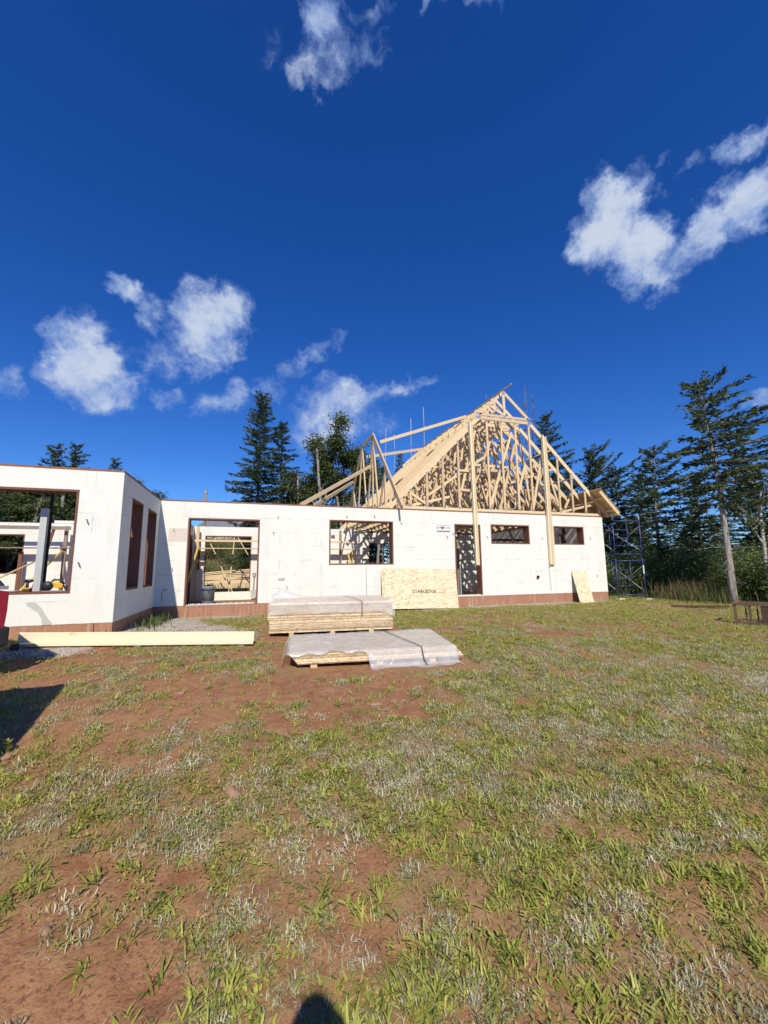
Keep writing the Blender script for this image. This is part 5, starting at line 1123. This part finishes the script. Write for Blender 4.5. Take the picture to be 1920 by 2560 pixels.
zone(.75, 4.5, (330, 230, 560), (14, 26, 8), 3, 1.0, 'in the near foreground')
zone(4.5, 9.5, (380, 210, 420), (10, 20, 8), 2, 1.1, 'in the middle of the yard')
zone(9.5, 20, (230, 80, 220), (8, 10, 6), 2, 1.2, 'near the house')
zone(20, 34, (40, 14, 60), (7, 6, 6), 1, 1.9, 'far across the yard')
rng = np.random.default_rng(99)
def weeds_at(name, cx, cy, sx, sy, n, h0, h1, mat, label, wd=.012):
    X = cx+rng.normal(size=n)*sx; Y = cy+rng.normal(size=n)*sy; P = np.stack([X, Y, ground_z(X, Y)], 1)
    return blades(name, P, rng.uniform(0, 6.28, n), rng.uniform(1.0, 1.5, n), rng.uniform(0, .35, n), rng.normal(size=n)*.2, rng.uniform(h0, h1, n), np.full(n, wd), rng.random(n), 3, mat, label, cat='weeds')
q = at(1742, 1490, 19.3); weeds_at('tall_weeds', q[0], q[1], .55, .6, 1500, .35, .95, m_dryweed, 'clump of tall dry reddish grass left of the leaning pale trunk', .014)
q = at(1800, 1500, 18.9); weeds_at('tall_weeds', q[0], q[1], .6, .4, 900, .3, .7, m_shrub, 'green tall grass at the foot of the leaning pale trunk', .014)
X = rng.uniform(-20, 12, 26000); Y = 9.6+rng.random(26000)**1.6*28; P = np.stack([X, Y, ground_z(X, Y)], 1); n = len(X)
blades('tall_weeds', P, rng.uniform(0, 6.28, n), rng.uniform(.9, 1.5, n), rng.uniform(0, .4, n), rng.normal(size=n)*.2, rng.uniform(.3, .8, n), rng.uniform(.015, .035, n), rng.random(n), 2, m_dryweed, 'rough tall meadow grass on the rise behind the house', cat='weeds')
# verge along the wing foot
weeds_at('verge_weeds', .35, -1.4, .16, .75, 420, .08, .3, m_shrub, 'weeds growing in the shade along the foot of the wing wall', .016)
X = rng.uniform(16.5, 22, 5200); Y = rng.uniform(-5, 2.5, 5200); k = (X+.35*Y > 17.3); X, Y = X[k], Y[k]; n = len(X); P = np.stack([X, Y, ground_z(X, Y)], 1)
blades('verge_weeds', P, rng.uniform(0, 6.28, n), rng.uniform(.8, 1.5, n), rng.uniform(0, .4, n), rng.normal(size=n)*.2, rng.uniform(.1, .38, n), rng.uniform(.008, .02, n), rng.random(n), 2, m_shrub, 'rough weeds at the edge of the wood right of the yard', cat='weeds')
# broad-leaved plants
def rosette(x, y, n, ln, seed, label, upright=.5, h=0.0, mat=None):
    r_ = random.Random(seed); mb = MB(); t = thing('broadleaf_weed', label, 'weed', (x, y, gz(x, y)), 0, 'broad-leaved weeds in the yard')
    for k in range(n):
        a = k*2.4+r_.uniform(-.3, .3); e_ = r_.uniform(.15, upright); l_ = ln*r_.uniform(.7, 1.15); w_ = l_*r_.uniform(.3, .44); zb_ = h*k/n
        d = Vector((math.sin(a)*math.cos(e_), math.cos(a)*math.cos(e_), math.sin(e_))); s_ = Vector((math.cos(a), -math.sin(a), 0)); p = Vector((0, 0, .005+zb_)); up_ = Vector((0, 0, 1))
        row = []
        for f, ww, dz in ((0, .12, 0), (.3, .8, .02), (.6, 1.0, .02), (.85, .6, -.01), (1, .05, -.05)):
            c_ = p+d*l_*f+up_*dz*l_*2; row.append((c_-s_*w_*ww/2+up_*.08*w_*ww, c_-up_*.04*w_*ww, c_+s_*w_*ww/2+up_*.08*w_*ww))
        for u, v in zip(row[:-1], row[1:]): mb.add([u[0], u[1], v[1], v[0], u[2], v[2]], [(0, 1, 2, 3), (1, 4, 5, 2)], r_.uniform(.45, .9))
    if h: mb.tube([(0, 0, 0), (0, 0, h)], [.006, .003], 5)
    mb.build('leaf', mat or m_grass, t, tint=True, local=True); return t
spots = [(650, 2455, 3, .06), (640, 2500, 3, .05), (870, 2270, 3, .06), (1010, 2100, 4, .05), (815, 2070, 5, .06), (640, 2155, 5, .05), (1035, 2360, 3, .05), (1740, 2390, 3, .055), (1430, 2215, 3, .05), (1540, 2020, 4, .05), (1195, 1790, 6, .07), (820, 1990, 5, .05), (330, 2240, 5, .05), (1620, 2240, 3, .045), (1300, 1560+500, 4, .05), (1470, 2480, 6, .06), (1840, 2120, 5, .05)]
for k, (x, y, n, ln) in enumerate(spots):
    q = on_plane(x, y, 2, gz(*on_plane(x, y, 2, -.6)[:2])); rosette(float(q[0]), float(q[1]), n, ln, 300+k, 'low broad-leaved green weed on the red soil of the yard')
q = on_plane(16, 1888, 2, -.53); rosette(float(q[0]), float(q[1]), 16, .065, 350, 'upright leafy weed lit at the edge of the dark shadow on the left', .9, .09)
# stones
def stone(x, y, s, m, label, seed, flat=.6, group=None):
    r_ = random.Random(seed); bm_ = bmesh.new(); bmesh.ops.create_icosphere(bm_, subdivisions=2, radius=1.0)
    dirs = [Vector((r_.uniform(-1, 1), r_.uniform(-1, 1), r_.uniform(-1, 1))).normalized() for _ in range(7)]
    for v in bm_.verts:
        k = 1.0
        for d in dirs: k = min(k, .78/max(.3, v.co.normalized().dot(d)+.12)) if v.co.normalized().dot(d) > .55 else k
        v.co *= k*r_.uniform(.96, 1.04)
    me = bpy.data.meshes.new('stone'); bm_.to_mesh(me); bm_.free(); me.materials.append(m); o = bpy.data.objects.new('stone', me); C.objects.link(o)
    o.scale = (s, s*.75, s*flat); o.rotation_euler = (0, 0, r_.uniform(0, 6)); o.location = (x, y, gz(x, y)+s*flat*.3); return tag(o, label, 'stone', group)
for k, (x, y, s, m, lab) in enumerate(((578, 1990, .075, m_rstone, 'largest reddish stone, half sunk in the soil left of centre'), (452, 1728, .045, m_rstone, 'tan stone lying on bare soil between the dark shadow and the board stack'), (18, 1893, .05, m_rstone, 'tan stone at the left picture edge below the dark shadow'), (112, 2335, .035, m_rstone, 'small tan stone among the pale weeds at the lower left'), (1158, 1968, .025, m_rstone, 'small pinkish stone near the middle of the yard'), (950, 2105, .022, m_rstone, 'tiny pinkish stone right of the broad-leaved weed near the centre'))):
    q = on_plane(x, y, 2, gz(*on_plane(x, y, 2, -.55)[:2])); stone(float(q[0]), float(q[1]), s, m, lab, 400+k)
# crushed stone strip: loose pieces as one mass
n = 9000; X = np.concatenate([rng.uniform(0, 3.2, n), rng.uniform(-1.2, 1.6, n//2), rng.uniform(5.6, 15.4, n), rng.uniform(8.3, 10.2, n//3), rng.uniform(CAM[0]-5, CAM[0]+9, 2600)]); Y = np.concatenate([rng.uniform(-3.9, 0, n), rng.uniform(-5.1, -4.1, n//2), rng.uniform(-.8, 0, n), rng.uniform(-9, -8.2, n//3), rng.uniform(-11.6, -1, 2600)])
lim = np.concatenate([np.full(len(X)-2600, 0.0), np.full(2600, 1.0)]); k = (rng.random(len(X)) < np.maximum(gravel_d(X, Y)*.8, lim)) & free(X, Y); X, Y, lim = X[k], Y[k], lim[k]; n = len(X)
sz = rng.uniform(.008, .024, n)*np.where(lim > 0, .32, 1.0); oc = np.array([[1, 0, 0], [-1, 0, 0], [0, 1, 0], [0, -1, 0], [0, 0, 1], [0, 0, -1]], float); th_ = rng.uniform(0, 6.28, n)
V = oc[None]*sz[:, None, None]*rng.uniform(.6, 1.25, (n, 6, 3)); cth, sth = np.cos(th_)[:, None], np.sin(th_)[:, None]; V = np.stack([V[..., 0]*cth-V[..., 1]*sth, V[..., 0]*sth+V[..., 1]*cth, V[..., 2]*.7], -1)+np.stack([X, Y, ground_z(X, Y)+sz*.25], 1)[:, None]
F8 = np.array([[0, 2, 4], [2, 1, 4], [1, 3, 4], [3, 0, 4], [2, 0, 5], [1, 2, 5], [3, 1, 5], [0, 3, 5]]); FF = (F8[None]+(np.arange(n)*6)[:, None, None]).reshape(-1, 3)
tag(np_mesh('gravel', V.reshape(-1, 3), [FF], m_stone), 'loose grey crushed stone and crumbs along the house foot and over the soil', 'gravel', None, 'stuff')

n = 5200; r = np.sqrt(rng.uniform(.6, 90, n)); a = YAW+rng.uniform(-1.0, 1.0, n); X = CAM[0]+r*np.sin(a); Y = CAM[1]+r*np.cos(a); k = free(X, Y) & (rng.random(n) > turf_d(X, Y)*.7); X, Y = X[k], Y[k]; n = len(X)
sz = rng.uniform(.003, .012, n)*np.where(rng.random(n) > .96, 2.4, 1.0); V = oc[None]*sz[:, None, None]*rng.uniform(.55, 1.3, (n, 6, 3)); V[..., 2] *= .7; V = V+np.stack([X, Y, ground_z(X, Y)+sz*.3], 1)[:, None]
FF = (F8[None]+(np.arange(n)*6)[:, None, None]).reshape(-1, 3)
tag(np_mesh('soil_clods', V.reshape(-1, 3), [FF], plain('crumbled red soil', (.30, .15, .09), .95, 0, .4, 30)), 'small crumbled clods of red soil scattered over the bare patches', 'soil clods', None, 'stuff')

# ------------------------------------------------------------------ the photographer, behind the camera
fw = Vector((math.sin(YAW), math.cos(YAW), 0)); rt = Vector((math.cos(YAW), -math.sin(YAW), 0)); up = Vector((0, 0, 1))
hx = Vector((CAM[0], CAM[1], 0))-fw*.21+rt*.0; g0 = gz(hx.x, hx.y)
pr = thing('person', 'person in dark jacket and jeans holding up a phone behind the picture', 'person', (hx.x, hx.y, g0))
def skin_figure():
    J, E_, Rr = [], [], []
    def j(f_, r_, z, rad, par=None):
        v = fw*f_+rt*r_+up*z; J.append(v); Rr.append(rad)
        if par is not None: E_.append((par, len(J)-1))
        return len(J)-1
    pel = j(-.05, 0, .98, .15); sp = j(-.05, 0, 1.15, .14, pel); ch = j(-.04, 0, 1.36, .155, sp); nb_ = j(-.03, 0, 1.52, .07, ch); nk = j(-.0, 0, 1.58, .056, nb_); hd = j(.02, 0, 1.68, .096, nk); hd2 = j(.01, 0, 1.77, .09, hd)
    ns = j(.115, 0, 1.675, .012, hd)
    for s_ in (-1, 1):
        hp = j(-.05, s_*.10, .93, .095, pel); kn = j(-.02, s_*.12, .50, .062, hp); an = j(-.06, s_*.13, .09, .042, kn); j(.08, s_*.15, .045, .036, an)
        shd = j(-.04, s_*.205, 1.46, .085, ch); el_ = j(.02, s_*.27, 1.20, .048, shd); wr_ = j(.19, s_*.10, 1.47, .030, el_)
        pl = j(.225, s_*.075, 1.54, .028, wr_)
        for k, (ln, dz) in enumerate(((.042, .045), (.048, .025), (.046, .005), (.036, -.012))):
            a1 = j(.245, s_*.060, 1.56+dz, .0088, pl); j(.252, s_*(.060-ln*.5), 1.562+dz, .0080, a1)
        th1 = j(.222, s_*.050, 1.60, .0098, pl); j(.228, s_*.030, 1.625, .0086, th1)
    me = bpy.data.meshes.new('body'); me.from_pydata([tuple(v) for v in J], E_, []); o = bpy.data.objects.new('body', me); C.objects.link(o)
    o.modifiers.new('skin', 'SKIN'); me.skin_vertices.new() if not me.skin_vertices else None
    for i_, r_ in enumerate(Rr): me.skin_vertices[0].data[i_].radius = (r_, r_*(1.25 if i_ in (1, 2) else 1.0))
    me.skin_vertices[0].data[0].use_root = True
    o.modifiers['skin'].use_smooth_shade = True; sb = o.modifiers.new('subdivision', 'SUBSURF'); sb.levels = sb.render_levels = 2; return o
m_skin, b_ = newmat('skin and clothes'); s_ = N('ShaderNodeSeparateXYZ'); L(N('ShaderNodeTexCoord').outputs['Object'], s_.inputs[0])
L(ramp(M('DIVIDE', s_.outputs['Z'], 1.9), [(0, (.03, .03, .03)), (.055, (.05, .07, .13)), (.50, (.05, .07, .13)), (.51, (.06, .065, .07)), (.765, (.06, .065, .07)), (.83, (.5, .29, .2))]), b_.inputs['Base Color']); [e for e in nt.nodes if e.type == 'VALTORGB'][0].color_ramp.interpolation = 'CONSTANT'
pr.scale = (1.0, 1.0, 1.022); bd = skin_figure(); bd.data.materials.append(m_skin); bd.parent = pr
mb = MB(); mb.lathe([(.0, 1.90), (.035, 1.89), (.068, 1.855), (.09, 1.80), (.098, 1.74), (.094, 1.70), (.088, 1.71)], (fw.x*-.012, fw.y*-.012, 0), 18); mb.build('hair', m_dark_lum, pr, smooth=True, local=True)
ph = thing('phone', 'phone held up by the photographer, out of view', 'phone', (CAM[0], CAM[1], CAM[2]))
mb = MB(); c_ = Vector(CAM)-Vector(CF)*.02-Vector(CU)*.05+Vector(CR)*.02
mb.box(c_, (.074, .15, .008), Matrix((tuple(CR), tuple(CU), tuple(CF))).transposed()); mb.build('case', m_black, ph, bevel=.003)
